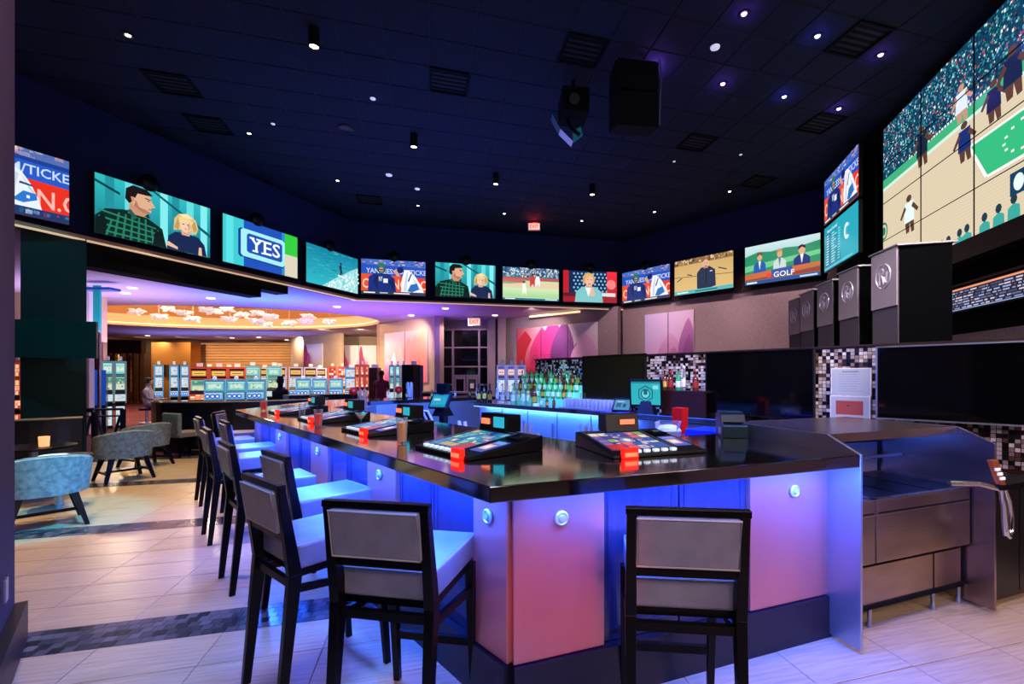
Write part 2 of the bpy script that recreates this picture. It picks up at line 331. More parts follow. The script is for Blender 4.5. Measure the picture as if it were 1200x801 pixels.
# floor: dark carpet of the gaming hall, grout bed, individually laid tiles
struct('floor', MB().prism([(-34, -4.2), (9, -4.2), (9, 34), (-34, 34)], -0.12, -0.012), M['red_carpet'])
def tile_zone(x, y):
    m, n = to_mn(x, y)
    return n < 10.05 and x > -9.6 and x < 7.2 and inside((x, y), [(-9.6, -4)] + [(-9.6, 12), (3, 16), (7.2, 11), (6.6, 8.5), (3.9, -4)])
fl = bpy.data.objects['floor']
bed = MB(); 
c = [mn(-13, -4.4), mn(9.5, -4.4), mn(9.5, 10.35), mn(-13, 10.35)]
bed.prism([(max(-9.8, min(7.4, p[0])), p[1]) for p in c], -0.0119, -0.008)
struct('grout_bed', bed, M['grout'], fl)
rows = []                                               # rows of tiles in n; bands of mosaic between
bands = [(-1.44 - 2.27 * 0, 0)]
band_n = [3.25 + 2.27 * k for k in range(-2, 4)]        # centre lines of the dark bands
tile_me = mesh_of('floor_tile', MB().add([(-.298, -.1615, -.008), (.298, -.1615, -.008), (.298, .1615, -.008), (-.298, .1615, -.008), (-.298, -.1615, -.001), (.298, -.1615, -.001), (.298, .1615, -.001), (-.298, .1615, -.001), (-.2965, -.16, 0), (.2965, -.16, 0), (.2965, .16, 0), (-.2965, .16, 0)],
    [(8, 9, 10, 11), (0, 1, 5, 4), (1, 2, 6, 5), (2, 3, 7, 6), (3, 0, 4, 7), (4, 5, 9, 8), (5, 6, 10, 9), (6, 7, 11, 10), (7, 4, 8, 11)]))
tile_me.materials.append(M['floor_tile'])
cand = []
for bi in range(len(band_n) - 1):
    for k in range(6):
        n = band_n[bi] + 0.15 + 0.1642 + k * 0.3283
        for j in range(-22, 20):
            m = -2.37 + 0.3 + 0.6 * j
            x, y = mn(m, n)
            if not tile_zone(x, y) or y < -3.5: continue
            cand.append((not in_view(x, y, 0, 60), x * x + y * y, x, y))
cand.sort(); far = MB()
for i, (nv, d, x, y) in enumerate(cand):
    if i < 290 and not nv: obj('floor_tile', tile_me, None, fl, (x, y, 0), GR)
    else: far.box((x, y, -0.004), (0.596, 0.323, 0.008), GR, open_bottom=True)
o = obj('floor_tile_field', far, M['floor_tile'], fl); o['kind'] = 'stuff'
for bn in band_n:
    mb = MB()
    j = -230
    for j in range(-190, 160):
        for r in range(5):
            x, y = mn(j * 0.06 + (r % 2) * 0.03, bn - 0.12 + r * 0.06)
            if not (-9.6 < x < 7 and -3.5 < y < 13 and in_view(x, y, 0, 30)): continue
            g = random.uniform(0.02, 0.15); c = (g * 1.0, g * 0.92, g * 0.95, 1)
            mb.box((x, y, -0.004), (0.056, 0.056, 0.009), GR, color=c, open_bottom=True)
    if mb.v:
        o = obj('mosaic_band', mb, M['mosaic'], fl); o['kind'] = 'stuff'

# ceiling of the sports bar
struct('ceiling', MB().prism(V, CZ + 0.01, CZ + 0.12), M['ceiling_grid'])
cl = bpy.data.objects['ceiling']
S = 0.61; m0, n0 = to_mn(-1.726, 6.30)
tile_me = mesh_of('ceiling_tile', MB().frustum((0, 0, 0.012), (S - .012, S - .012), (0, 0, 0), (S - .035, S - .035)))
tile_me.flip_normals(); tile_me.materials.append(M['ceiling_tile'])
vents = {}
for (u, v) in ((525, 96), (205, 103), (437, 236), (808, 167), (250, 152), (1000, 50), (690, 62), (1052, 168), (880, 213), (960, 150)):
    x, y = P(u, v, CZ); a, b = to_mn(x, y); vents[(math.floor((a - m0) / S), math.floor((b - n0) / S))] = (u, v)
cand = []
for i in range(-20, 20):
    for j in range(-20, 20):
        x, y = mn(m0 + (i + .5) * S, n0 + (j + .5) * S)
        if not inside((x, y), V): continue
        if (i, j) in vents: continue
        cand.append((not in_view(x, y, CZ, 30), x * x + y * y, x, y))
cand.sort(); far = MB()
for k, (nv, d, x, y) in enumerate(cand):
    if k < 298 and not nv: obj('ceiling_tile', tile_me, None, cl, (x, y, CZ), GR)
    else: far.box((x, y, CZ + 0.006), (S - .03, S - .03, 0.012), GR)
o = obj('ceiling_tile_field', far, M['ceiling_tile'], cl); o['kind'] = 'stuff'
k = 0
for (i, j), (u, v) in sorted(vents.items(), key=lambda q: q[1][0]):
    x, y = mn(m0 + (i + .5) * S, n0 + (j + .5) * S)
    if not inside((x, y), V): continue
    t = thing('ceiling_vent', '%s black air vent from the left, filling one square of the dark ceiling grid' % nth(k), 'vent', (x, y, CZ), GR, 'air vents in the dark ceiling'); k += 1
    f = MB()
    for s_ in (-1, 1): f.box((s_ * .285, 0, -0.005), (.03, .6, .025)); f.box((0, s_ * .285, -0.005), (.54, .03, .025))
    obj('frame', f, M['black_matte'], t)
    for q in range(5): obj('slat', MB().bar((-.27, -.2 + q * .1, .01), (.27, -.2 + q * .1, .01), .05, .004), M['black_matte'], t)

# walls of the sports bar
struct('wall_left', wall_mb(V[0], V[1], LZ - 0.05, CZ + .1), M['navy_wall'])
struct('wall_back', wall_mb(V[1], V[2], LZ - 0.05, CZ + .1), M['navy_wall'])
struct('wall_right', wall_mb(V[2], V[3], LZ + 0.02, CZ + .1), M['navy_wall'])
struct('wall_right_lower', wall_mb(V[2], V[3], 0, LZ + 0.02), M['fabric_wall'])
struct('wall_side', wall_mb(V[3], V[4], 0, CZ + .1), M['navy_wall'])
struct('wall_video', wall_mb(V[4], V[5], 0, CZ + .1), M['black_matte'])
struct('wall_behind', wall_mb(V[5], V[6], 0, CZ + .1), M['navy_wall'])
struct('wall_near_left', wall_mb(V[6], (-9.15, 2.0), 0, CZ + .1), M['navy_wall'])
# cream ledge and lit gap under the upper walls
def strip_along(a, b, off0, off1, z0, z1):              # prism offset to the room side of line a-b
    d = Vector((b[0] - a[0], b[1] - a[1])).normalized(); n = Vector((d.y, -d.x))
    p = [(a[0] + n.x * off0, a[1] + n.y * off0), (b[0] + n.x * off0, b[1] + n.y * off0), (b[0] + n.x * off1, b[1] + n.y * off1), (a[0] + n.x * off1, a[1] + n.y * off1)]
    return MB().prism(p, z0, z1)
struct('trim_1', strip_along(V[0], V[1], 0.0, 0.16, LZ - 0.06, LZ), M['ledge'])
struct('ledge_light_1', strip_along(V[0], V[1], .10, .165, LZ - .085, LZ - .062), M['cove_soft']); struct('ledge_light_2', strip_along(V[1], V[2], .05, .10, LZ - .085, LZ - .062), M['cove_soft'])
struct('trim_2', strip_along(V[1], V[2], 0.0, 0.10, LZ - 0.06, LZ - 0.01), M['ledge'])
struct('trim_3', strip_along(V[2], V[3], 0.0, 0.05, LZ + 0.0, LZ + 0.07), M['brown_trim'])
struct('trim_4', strip_along(V[2], V[3], 0.0, 0.03, LZ + 0.07, LZ + .5), M['brown_trim'])
# low-hanging black bulkhead under the left wall
def along(a, b, y):
    t = (y - a[1]) / (b[1] - a[1]); return (a[0] + (b[0] - a[0]) * t, y)
bk = MB(); A, B = along(V[0], V[1], 7.6), along(V[0], V[1], 10.9); q = strip_along(A, B, -.35, .05, 3.42, 3.84); bk.add(q.v, q.f)
A, B = along(V[0], V[1], 10.9), along(V[0], V[1], 11.6); q = strip_along(A, B, -.35, .05, 3.62, 3.84); bk.add(q.v, q.f)
struct('bulkhead', bk, M['black_matte'])
# foreground wall end on the far left with its baseboard
ca = (-3.07, 2.59); d1 = (0.69, -0.724)
pl = [ca, (ca[0] + d1[0] * 3.2, ca[1] + d1[1] * 3.2), (ca[0] + d1[0] * 3.2 - 3, ca[1] + d1[1] * 3.2 - 2.6), (ca[0] - 2.4, ca[1] - .4)]
struct('wall_foreground', MB().prism(pl, 0, CZ), M['column_fabric'])
bb = strip_along((ca[0] + d1[0] * 3.2, ca[1] + d1[1] * 3.2), (ca[0] - d1[0] * .05, ca[1] - d1[1] * .05), 0.0, 0.05, 0, .215)
b2 = strip_along(ca, (ca[0] + d1[0] * 3.2, ca[1] + d1[1] * 3.2), -.05, 0.0, 0, .215)
struct('baseboard_foreground', b2, M['brown_trim'])
so = obj('wall_socket', MB().prism([(0, 0), (.07, 0), (.07, .012), (0, .012)], 0, .115), M['steel_plain'], None, (ca[0] + d1[0] * .42 + .01, ca[1] + d1[1] * .42 + .01, .38), math.atan2(d1[1], d1[0]), bevel=.003)
tag(so, 'small metal outlet plate low on the dark wall end at the left edge', 'outlet')

# ---------------------------------------------------------------- gaming hall beyond the left and back walls
rim = [(-14.0 + 6.6 * math.cos(2 * PI * k / 72), 18.9 + 3.8 * math.sin(2 * PI * k / 72)) for k in range(72)]
def hall_ceiling():
    outer = [(-34, 0), (-9.3, 0), V[0], V[1], V[2], (3.6, 15.6), (3.6, 34), (-34, 34)]
    loops = [[Vector((x, y, 0)) for x, y in outer], [Vector((x, y, 0)) for x, y in rim]]
    tr = tessellate_polygon(loops); pts = [(p.x, p.y, LZ) for l in loops for p in l]
    mb = MB(); mb.add(pts, [tuple(t) for t in tr]); mb.add([(p[0], p[1], LZ + .05) for p in pts], [tuple(t) for t in tr]); return mb
struct('ceiling_gaming_hall', hall_ceiling(), M['low_ceiling'])
# round tray: lit cream band, then the orange inside and its top
tr = MB(); n = 72; rin = [(p[0], p[1]) for p in rim]
ro = [(-14 + 6.75 * math.cos(2 * PI * k / n), 18.9 + 3.95 * math.sin(2 * PI * k / n)) for k in range(n)]
vs = [(p[0], p[1], LZ) for p in rin] + [(p[0], p[1], LZ + .52) for p in rin]
tr.add(vs, [(i, (i + 1) % n, n + (i + 1) % n, n + i) for i in range(n)], True)
struct('tray_band', tr, M['cream'])
t2 = MB(); r3 = [(-14 + 7.3 * math.cos(2 * PI * k / n), 18.9 + 4.6 * math.sin(2 * PI * k / n)) for k in range(n)]
vs = [(p[0], p[1], LZ + .52) for p in rin] + [(p[0], p[1], LZ + .55) for p in r3] + [(p[0], p[1], LZ + 1.15) for p in r3]
t2.add(vs, [(i, (i + 1) % n, n + (i + 1) % n, n + i) for i in range(n)] + [(n + i, n + (i + 1) % n, 2 * n + (i + 1) % n, 2 * n + i) for i in range(n)] + [tuple(range(2 * n, 3 * n))], True)
struct('tray_dome', t2, M['orange_tray'])
cv = MB(); r4 = [(-14 + 6.52 * math.cos(2 * PI * k / n), 18.9 + 3.73 * math.sin(2 * PI * k / n), LZ + .10) for k in range(n)]
cv.tube(r4, .03, 6, closed=True); struct('tray_cove_light', cv, M['cove_glow'])
# far walls
def wall(name, a, b, z0, z1, m, t=0.2): return struct(name, wall_mb(a, b, z0, z1, t), M[m])
hw = wall('wall_hall_far', (-34, 29.2), (-15.4, 29.2), 0, LZ, 'brown_wood')
A0, A1 = (-23.2, 29.0), (-15.6, 29.0)                      # horizontal wooden slats
for k in range(20): obj('slat', MB().box((-19.3, 29.08, .3 + k * .175), (7.9, .1, .15)), M['slat_wood'], hw)
wall('wall_hall_pier', (-15.9, 27.5), (-11.55, 24.6), 0, LZ, 'tan_wall')
wall('wall_hall_middle', (-12.6, 26.6), (-8.0, 26.6), 0, LZ, 'tan_wall')
wall('wall_hall_doorway', (-8.9, 24.8), (-7.9, 20.3), 0, LZ, 'tan_wall')
W2a, W2b = (-7.95, 20.45), (-4.45, 17.75)
wall('wall_art_left', W2a, W2b, 0, LZ, 'tan_wall')
wall('wall_recess', W2b, (-4.75, 19.3), 0, LZ, 'fabric_wall')
wall('wall_entrance', (-4.85, 19.3), (-2.15, 19.0), 0, LZ, 'fabric_wall')
W3a, W3b = (-1.95, 18.75), (2.15, 15.32)
wall('wall_art_right', W3a, W3b, 0, LZ, 'fabric_wall')
for x, y in ((-2.55, 18.75), (-2.1, 18.5)): struct('pilaster', MB().box((x, y, LZ / 2), (.32, .3, LZ)), M['fabric_wall'])
# lit wedge in the soffit above the right art wall
struct('soffit_cove_light', MB().bar((-.9, 17.35, LZ - .09), (.9, 15.95, LZ - .09), .12, .06), M['cove_glow'])
# windows and doors at the entrance
def entrance():
    E0, E1 = (-4.72, 19.16), (-2.72, 18.95)
    a = math.atan2(E1[1] - E0[1], E1[0] - E0[0]); L_ = math.hypot(E1[0] - E0[0], E1[1] - E0[1])
    r = bpy.data.objects.new('window_1', None); COL.objects.link(r); r.location = (E0[0], E0[1] - .03, 0); r.rotation_euler = (0, 0, a); r['kind'] = 'structure'
    xs = [0, .5, 1.62, L_]; zs = [.9, 1.75, 2.45, 3.1, 3.55]
    zs = [0.0, 1.2, 1.95, 2.75, 3.5]
    for i in range(3):
        for j in range(4):
            if i == 1 and j < 1: continue
            z0, z1 = zs[j], zs[j + 1]
            if i == 1 and j == 1: z0 = 2.0 - .42
            obj('pane', MB().box(((xs[i] + xs[i + 1]) / 2, .03, (z0 + z1) / 2), (xs[i + 1] - xs[i] - .08, .02, z1 - z0 - .06)), M['window_dark'], r)
    f = MB()
    for x in xs: f.box((x, 0, 1.75), (.08, .08, 3.5))
    for z in zs[1:]: 
        f.box((.25, 0, z), (.5, .07, .06)); f.box((L_ - .2, 0, z), (.42, .07, .06))
    for z in (1.58, 1.95, 2.75, 3.5): f.box((1.06, 0, z), (1.12, .07, .06))
    obj('window_frame', f, M['window_frame'], r)
    d = bpy.data.objects.new('door_1', None); COL.objects.link(d); d.location = (E0[0], E0[1] - .05, 0); d.rotation_euler = (0, 0, a); d['kind'] = 'structure'
    for s_ in (0, 1):
        x0 = .56 + s_ * .52
        lf = MB(); lf.box((x0 + .04, 0, .78), (.07, .05, 1.5)); lf.box((x0 + .44, 0, .78), (.07, .05, 1.5)); lf.box((x0 + .24, 0, 1.48), (.34, .05, .1)); lf.box((x0 + .24, 0, .1), (.34, .05, .2))
        q = obj('door_leaf', lf, M['window_frame'], d); obj('pane', MB().box((x0 + .24, 0, .82), (.33, .02, 1.24)), M['window_dark'], q)
        if s_: obj('notice', MB().box((x0 + .24, -.02, 1.15), (.16, .01, .2)), M['paper'], q)
entrance()
# gold panel, dark timber screens and lit shelves on the far left
struct('wall_gold', MB().prism([(-24.6, 27.8), (-22.2, 27.8), (-22.2, 28.6), (-24.6, 28.6)], 0, 3.65), M['gold_panel'])
struct('gold_niche', MB().box((-23.2, 27.75, 1.9), (1.1, .1, .75)), M['window_dark'])
sc_ = thing('timber_screen', 'dark timber screen with amber lit shelves, far left of the gaming hall', 'screen', (-25.4, 26.0, 0))
obj('header', MB().box((-.35, 0, 3.25), (4.6, .3, .75)), M['brown_wood'], sc_)
for k in range(13): obj('post', MB().box((-2.5 + k * .36, 0, 1.45), (.09, .25, 2.9)), M['brown_wood'], sc_)
for k in range(3):
    sh = obj('lit_shelf', MB().box((.1 + k * .5, .1, 1.75), (.3, .12, 2.1)), M['yellow_glow'] if k == 1 else M['orange_tray'], sc_)
    for q in range(5): obj('shelf_board', MB().box((.1 + k * .5, .02, .9 + q * .42), (.34, .2, .03)), M['brown_wood'], sh)

# recessed lamps in the low purple ceiling
k = 0
for u, v in ((155, 337), (147, 343), (247, 349), (424, 350.7), (395, 359), (482, 369), (522, 361), (580, 369), (303, 395), (272, 395.5), (336, 398), (173, 393)):
    x, y = P(u, v, LZ)
    tag(obj('recessed_light', MB().lathe([(.11, 0), (.11, -.02), (.075, -.02), (.07, -.005), (.0001, -.005)], 12), M['lamp_hall'], None, (x, y, LZ)),
        '%s small recessed lamp, counted in from the left, in the purple-lit low ceiling' % nth(k), 'light', 'lamps in the low ceiling'); k += 1
# white glass blossoms of the chandelier
FL = [(160, 365), (186, 371), (198, 362), (216, 366.7), (226, 373.6), (242, 363), (251, 365), (267, 362), (269, 374), (284, 369), (302, 367), (300.7, 376.5), (317.5, 371), (312, 380), (339, 378.7), (361, 371), (358, 376.5), (386, 377)]
fm = MB(); rr = random.Random(3)
for k in range(34):
    th = rr.uniform(0, 2 * PI); ph = rr.uniform(-.6, .6); L_ = rr.uniform(.18, .34)
    d = Vector((math.cos(th) * math.cos(ph), math.sin(th) * math.cos(ph), math.sin(ph) * .8)); s_ = d.cross(Vector((0, 0, 1))).normalized() * .055; u_ = s_.cross(d).normalized() * .07
    m_ = d * L_ * .5; fm.add([(0, 0, 0), m_ + s_, m_ + u_, m_ - s_, m_ - u_, d * L_], [(0, 1, 2), (0, 2, 3), (0, 3, 4), (0, 4, 1), (5, 2, 1), (5, 3, 2), (5, 4, 3), (5, 1, 4)])
fme = mesh_of('glass_blossom', fm)
for k, (u, v) in enumerate(sorted(FL)):
    Y = 17.2 + (k * 7 % 5) * .55; p = PYD(u, v, Y)
    t = thing('glass_blossom_lamp', '%s spiky white glass blossom from the left, hanging in the round ceiling tray' % nth(k), 'chandelier', p, k * 1.3, 'glass blossoms of the chandelier')
    obj('blossom', fme, M['frosted'], t); obj('wire', MB().tube([(0, 0, 0), (0, 0, LZ + 1.165 - p[2])], .006, 5), M['steel_plain'], t)
# ================================================================== PICTURES (flat, on screens and art panels)
def text_geo(s, cache={}):
    if s in cache: return cache[s]
    cu = bpy.data.curves.new('t', 'FONT'); cu.body = s; cu.size = 1; cu.offset = 0.012; cu.resolution_u = 2
    o = bpy.data.objects.new('t', cu); COL.objects.link(o)
    dg = bpy.context.evaluated_depsgraph_get(); me = o.evaluated_get(dg).to_mesh()
    vs = [(v.co.x, v.co.y) for v in me.vertices]; fs = [tuple(p.vertices) for p in me.polygons]
    o.evaluated_get(dg).to_mesh_clear(); COL.objects.unlink(o); bpy.data.objects.remove(o); bpy.data.curves.remove(cu)
    x0 = min(v[0] for v in vs); x1 = max(v[0] for v in vs); y1 = max(v[1] for v in vs); y0 = min(v[1] for v in vs)
    cache[s] = ([((v[0] - x0) / (x1 - x0), (v[1] - y0) / (y1 - y0)) for v in vs], fs); return cache[s]
class Pic:
    def __init__(s, W, H, w=16.0, h=9.0): s.mb = MB(); s.W, s.H, s.w, s.h = W, H, w, h; s.l = 0; s.step = .0003
    def pt(s, p): return ((p[0] / s.w - .5) * s.W, -s.l * s.step, (p[1] / s.h - .5) * s.H)
    def clip(s, pts):
        def cut(ps, ax, lim, keep):
            out = []
            for i in range(len(ps)):
                a, b = ps[i - 1], ps[i]; ia, ib = keep(a[ax], lim), keep(b[ax], lim)
                if ia != ib:
                    t = (lim - a[ax]) / (b[ax] - a[ax]); q = [a[0] + (b[0] - a[0]) * t, a[1] + (b[1] - a[1]) * t]; q[ax] = lim; out.append(tuple(q))
                if ib: out.append(b)
            return out
        for ax, lim, k in ((0, 0, lambda x, l: x >= l), (0, s.w, lambda x, l: x <= l), (1, 0, lambda x, l: x >= l), (1, s.h, lambda x, l: x <= l)):
            pts = cut(pts, ax, lim, k)
            if len(pts) < 3: return []
        return pts
    def poly(s, pts, col, layer=True):
        if layer: s.l += 1
        c = [lin(hx(k)) for k in col] if isinstance(col, (list, tuple)) else lin(hx(col))
        if not isinstance(col, (list, tuple)): pts = s.clip([tuple(map(float, p)) for p in pts])
        if len(pts) < 3: return s
        ar = sum(pts[i - 1][0] * pts[i][1] - pts[i][0] * pts[i - 1][1] for i in range(len(pts)))
        if ar < 0: pts = pts[::-1]; c = c[::-1] if isinstance(c, list) else c
        s.mb.add([s.pt(p) for p in pts], [tuple(range(len(pts)))], False, c); return s
    def rect(s, x0, y0, x1, y1, col, layer=True):
        return s.poly([(x0, y0), (x1, y0), (x1, y1), (x0, y1)], col, layer)
    def vgrad(s, x0, y0, x1, y1, cb, ct): return s.poly([(x0, y0), (x1, y0), (x1, y1), (x0, y1)], [cb, cb, ct, ct])
    def disc(s, x, y, r, col, ry=None, n=20): return s.poly([(x + r * math.cos(2 * PI * k / n), y + (ry or r) * math.sin(2 * PI * k / n)) for k in range(n)], col)
    def text(s, t, x0, y0, x1, y1, col, shear=0.0, clipx=None):
        s.l += 1; vs, fs = text_geo(t); c = lin(hx(col))
        P_ = [(x0 + (x1 - x0) * a + shear * b * (y1 - y0), y0 + (y1 - y0) * b) for a, b in vs]
        pts = []; 
        for f in fs:
            q = s.clip([P_[i] for i in f])
            if len(q) >= 3: s.mb.add([s.pt(p) for p in q], [tuple(range(len(q)))], False, c)
        return s
    def mesh(s, name='picture'): return mesh_of(name, s.mb)
TW, TH = 1.84, 1.035
def pic_couple():
    p = Pic(TW, TH); p.vgrad(0, 0, 16, 9, '0d6a78', '2fb4bc')
    for x in (1.2, 3.6, 8.3, 10.0, 12.2, 14.4): p.rect(x, 0, x + 1.1, 9, ['5fd6d8', '1f8d98', '7fe2e4'][int(x) % 3])
    p.poly([(0, 8.1), (3, 7.0), (3, 6.6), (0, 7.7)], '0a3a44').poly([(7.5, 9), (16, 4.2), (16, 3.6), (6.8, 9)], '0e5a66')
    body = [(0, 0), (0, 2.6), (1.2, 4.0), (3.6, 4.6), (6.5, 4.2), (8.6, 3.0), (9.2, 0)]
    p.poly(body, '0a2622')
    for k in range(9): p.poly([(k * 1.0 + .2, 0), (k * 1.0 + .5, 0), (k * .85 + 1.3, 3.9 if 1 < k < 7 else 2.6), (k * .85 + 1.05, 3.9 if 1 < k < 7 else 2.6)], '1f7458')
    for k in range(4): p.poly([(0.4, .5 + k), (8.6 - k * .3, .3 + k * .8), (8.6 - k * .3, .5 + k * .8), (.4, .75 + k)], '238062')
    p.poly([(4.0, 4.2), (6.4, 4.2), (6.6, 6.0), (4.2, 6.2)], 'c08d70')
    p.poly([(4.2, 8.2), (6.2, 8.4), (7.0, 7.6), (7.1, 7.0), (7.6, 6.2), (7.1, 6.0), (7.0, 5.1), (5.9, 4.8), (4.7, 5.6), (4.0, 7.0)], 'd8a888')
    p.poly([(3.6, 6.4), (3.7, 8.0), (4.6, 8.8), (6.4, 8.7), (7.3, 8.0), (6.6, 7.8), (5.2, 7.7), (4.9, 6.9), (4.5, 6.9), (4.5, 6.2), (4.1, 5.8)], '1a1210')
    p.poly([(4.7, 5.6), (5.9, 4.8), (7.0, 5.1), (6.4, 5.4), (5.4, 5.6), (5.0, 6.6)], 'a8765c').poly([(4.3, 6.9), (4.7, 7.0), (4.8, 6.3), (4.5, 6.1)], 'c08c70').poly([(6.2, 7.35), (7.0, 7.3), (7.0, 7.15), (6.2, 7.2)], '1a1210').rect(6.5, 6.9, 6.85, 7.02, '1a1210').poly([(6.6, 5.7), (7.15, 5.75), (7.1, 5.6), (6.7, 5.55)], '8a4a40').poly([(6.1, 4.3), (6.6, 4.9), (6.9, 4.2)], '12302c')
    p.poly([(0, 0), (0, 2.0), (1.0, 3.2), (1.4, 1.8), (1.2, 0)], '071a18').poly([(7.2, 0), (7.6, 2.4), (8.6, 2.6), (9.2, 0)], '071a18').poly([(3.8, 4.6), (4.3, 4.9), (5.2, 3.8), (4.8, 3.4)], '1c5a4c')
    p.poly([(9.2, 0), (9.4, 2.2), (10.4, 3.1), (12.0, 3.4), (14.0, 3.1), (15.0, 2.0), (15.4, 0)], '16264e')
    p.poly([(10.2, 3.4), (10.3, 5.4), (11.0, 6.4), (12.4, 6.8), (13.6, 6.0), (14.0, 4.6), (13.6, 3.4), (12.6, 3.9), (11.2, 3.7)], 'd8b878')
    p.poly([(11.4, 2.9), (12.6, 2.9), (12.8, 3.8), (11.3, 3.8)], 'd0a088').disc(12.0, 4.6, .85, 'ecc4a8', 1.15)
    p.poly([(10.9, 4.6), (11.1, 5.9), (12.4, 6.2), (13.1, 5.4), (12.9, 4.9), (12.2, 5.5), (11.4, 5.2)], 'e6cc8c')
    p.poly([(12.4, 3.6), (12.85, 4.6), (12.6, 5.4), (12.3, 4.6)], 'd4a488').poly([(10.3, 3.9), (10.9, 3.5), (11.1, 4.8), (10.8, 5.6)], 'b8945c').poly([(13.3, 3.8), (13.8, 4.4), (13.4, 5.8), (13.0, 5.0)], 'b8945c').poly([(11, 6.3), (12.2, 6.7), (13.2, 6.1), (12.4, 6.0), (11.6, 6.0)], 'f0dca8').rect(11.5, 4.75, 11.8, 4.9, '302020').rect(12.2, 4.75, 12.5, 4.9, '302020').rect(11.8, 4.0, 12.2, 4.1, 'a04848')
    p.poly([(9.0, .6), (10.8, 0.2), (10.8, .6), (9.4, 1.3)], 'e0b498').poly([(14.0, 0), (14.6, 0), (14.5, 1.4), (14.1, 1.4)], 'e0b498'); return p
def pic_tickets():
    p = Pic(TW, TH); r = random.Random(5); p.rect(0, 0, 16, 9, 'e2512c'); p.rect(0, 7.4, 16, 9, '4a6ac0')
    for k in range(60): x = r.uniform(0, 15.4); y = r.uniform(7.5, 8.8); p.rect(x, y, x + r.uniform(.3, .9), y + r.uniform(.15, .4), r.choice(['e8ecf4', '2a3c8a', 'd89a80', '6a90d8', '20306a', 'e0b090']), False)
    p.poly([(0, 5.2), (16, 4.6), (16, 7.4), (0, 7.6)], '2550b8'); p.text('YANKEES.COM/TICKE', 1.2, 5.4, 16.2, 6.7, 'c8d4f0')
    p.poly([(9.5, 4.9), (16, 4.6), (16, .9), (9.5, 1)], 'e43a24'); p.text('OPENING N.O', .3, 1.4, 16.6, 4.0, 'f4c8b8')
    p.poly([(1.6, .6), (1.8, 4.4), (3.2, 5.4), (6.6, 5.4), (8.2, 4.2), (8.6, .6)], '1c2f78')
    p.poly([(3.0, 3.0), (3.4, 4.8), (4.2, 5.0), (4.0, 1)], '16245c').poly([(6.6, 3.4), (7.6, 4.2), (8.3, 2.4), (7.8, .8)], '142258')
    p.disc(4.9, 6.7, 1.1, '2a5a6a', 1.3).disc(4.9, 6.4, .6, 'b09078', .7).rect(4.1, 6.3, 5.7, 6.5, '18303c').rect(4.1, 5.9, 5.7, 6.0, '18303c').poly([(3.9, 7.2), (4.3, 8.2), (5.5, 8.2), (5.9, 7.2)], '2c7464')
    p.text('NY', 4.3, 3.4, 5.2, 4.6, 'e8ecf8')
    p.rect(5.4, 3.0, 6.5, 4.1, 'dfe6f4')
    p.poly([(9.8, .8), (10.0, 4.0), (10.6, 6.6), (11.8, 6.6), (13.4, 5.0), (14.6, 3.0), (15.6, .8)], 'eceef4')
    p.poly([(10.4, 1), (10.8, 4.4), (11.3, 6.2), (11.6, 6.0), (11.3, 3.8), (11.2, 1)], 'c4cee0').poly([(12.6, 4.8), (13.8, 3.3), (14.9, 1.4), (14.3, 1.6), (13.2, 3.4)], 'b8c6dc').poly([(11.4, 1.0), (12.2, 2.8), (13.8, 3.2), (14.4, 1.6), (12.6, .8)], '2f6cb8').poly([(12.2, 5.6), (12.6, 5.8), (11.8, 3.6), (11.4, 3.6)], '28407c')
    p.poly([(8.6, 6.0), (9.0, 7.2), (10.2, 7.3), (10.6, 6.2), (9.4, 5.6)], '18245c').poly([(7.6, 6.4), (8.8, 6.3), (9.6, 4.9), (8.8, 4.8)], 'd0a080')
    p.rect(0, 0, 16, .75, '2a3a50'); p.rect(.6, .2, 3.4, .5, 'e8ecf0').rect(4.5, .2, 6.5, .5, 'a8c0d0').rect(8, .2, 12, .5, 'e0e4e8').rect(13, .1, 15.6, .6, '204070'); return p
def pic_close():                                          # nearer view of the same game
    p = Pic(TW, TH); r = random.Random(15); p.rect(0, 0, 16, 9, 'e0301c'); p.rect(0, 7.6, 16, 9, '5068a8')
    for k in range(26): x = r.uniform(9, 15.4); y = r.uniform(7.7, 8.8); p.rect(x, y, x + r.uniform(.3, 1.0), y + r.uniform(.2, .6), r.choice(['e8e0e4', '2a3c8a', 'e8a890', '3c70c8', '20306a', 'f0d0c0']), False)
    p.poly([(0, 5.6), (16, 4.9), (16, 7.9), (0, 8.0)], '2456c0').poly([(0, 7.6), (16, 7.3), (16, 7.9), (0, 8.0)], '1c3c90'); p.text('M/TICKE', 10.3, 5.7, 16.0, 7.0, 'c4d4f4')
    p.text('N.C', 12.9, 1.5, 17.0, 4.0, 'f8b0a8')
    p.poly([(9, 1), (9, 6.2), (10.4, 6.4), (11.4, 5.9), (12.3, 4.4), (13.0, 2.6), (13.4, 1)], 'dfe6ee').poly([(10.2, 1), (10.4, 4.0), (10.9, 5.6), (11.2, 5.4), (10.9, 3.6), (10.8, 1)], 'c0cede').poly([(11.4, 5.4), (12.6, 3.4), (12.9, 2.8), (12.2, 3.6)], 'b4c4d8')
    p.poly([(10.6, 1.9), (11.6, 3.3), (12.8, 3.2), (12.9, 2.4), (11.6, 1.7)], '2a72c8').poly([(11.3, 4.5), (12.5, 4.3), (12.45, 4.1), (11.2, 4.2)], '20386c').rect(11.9, 2.4, 12.2, 2.8, 'e8f0f8')
    p.rect(0, 0, 16, 1.2, '1c3468')
    for k in range(14): x = 9.6 + r.uniform(0, 6); p.rect(x, r.uniform(.2, .8), x + r.uniform(.2, .8), r.uniform(.85, 1.0), r.choice(['4c88c0', 'e0e8f0', '58b8c8', 'a03848']), False)
    return p
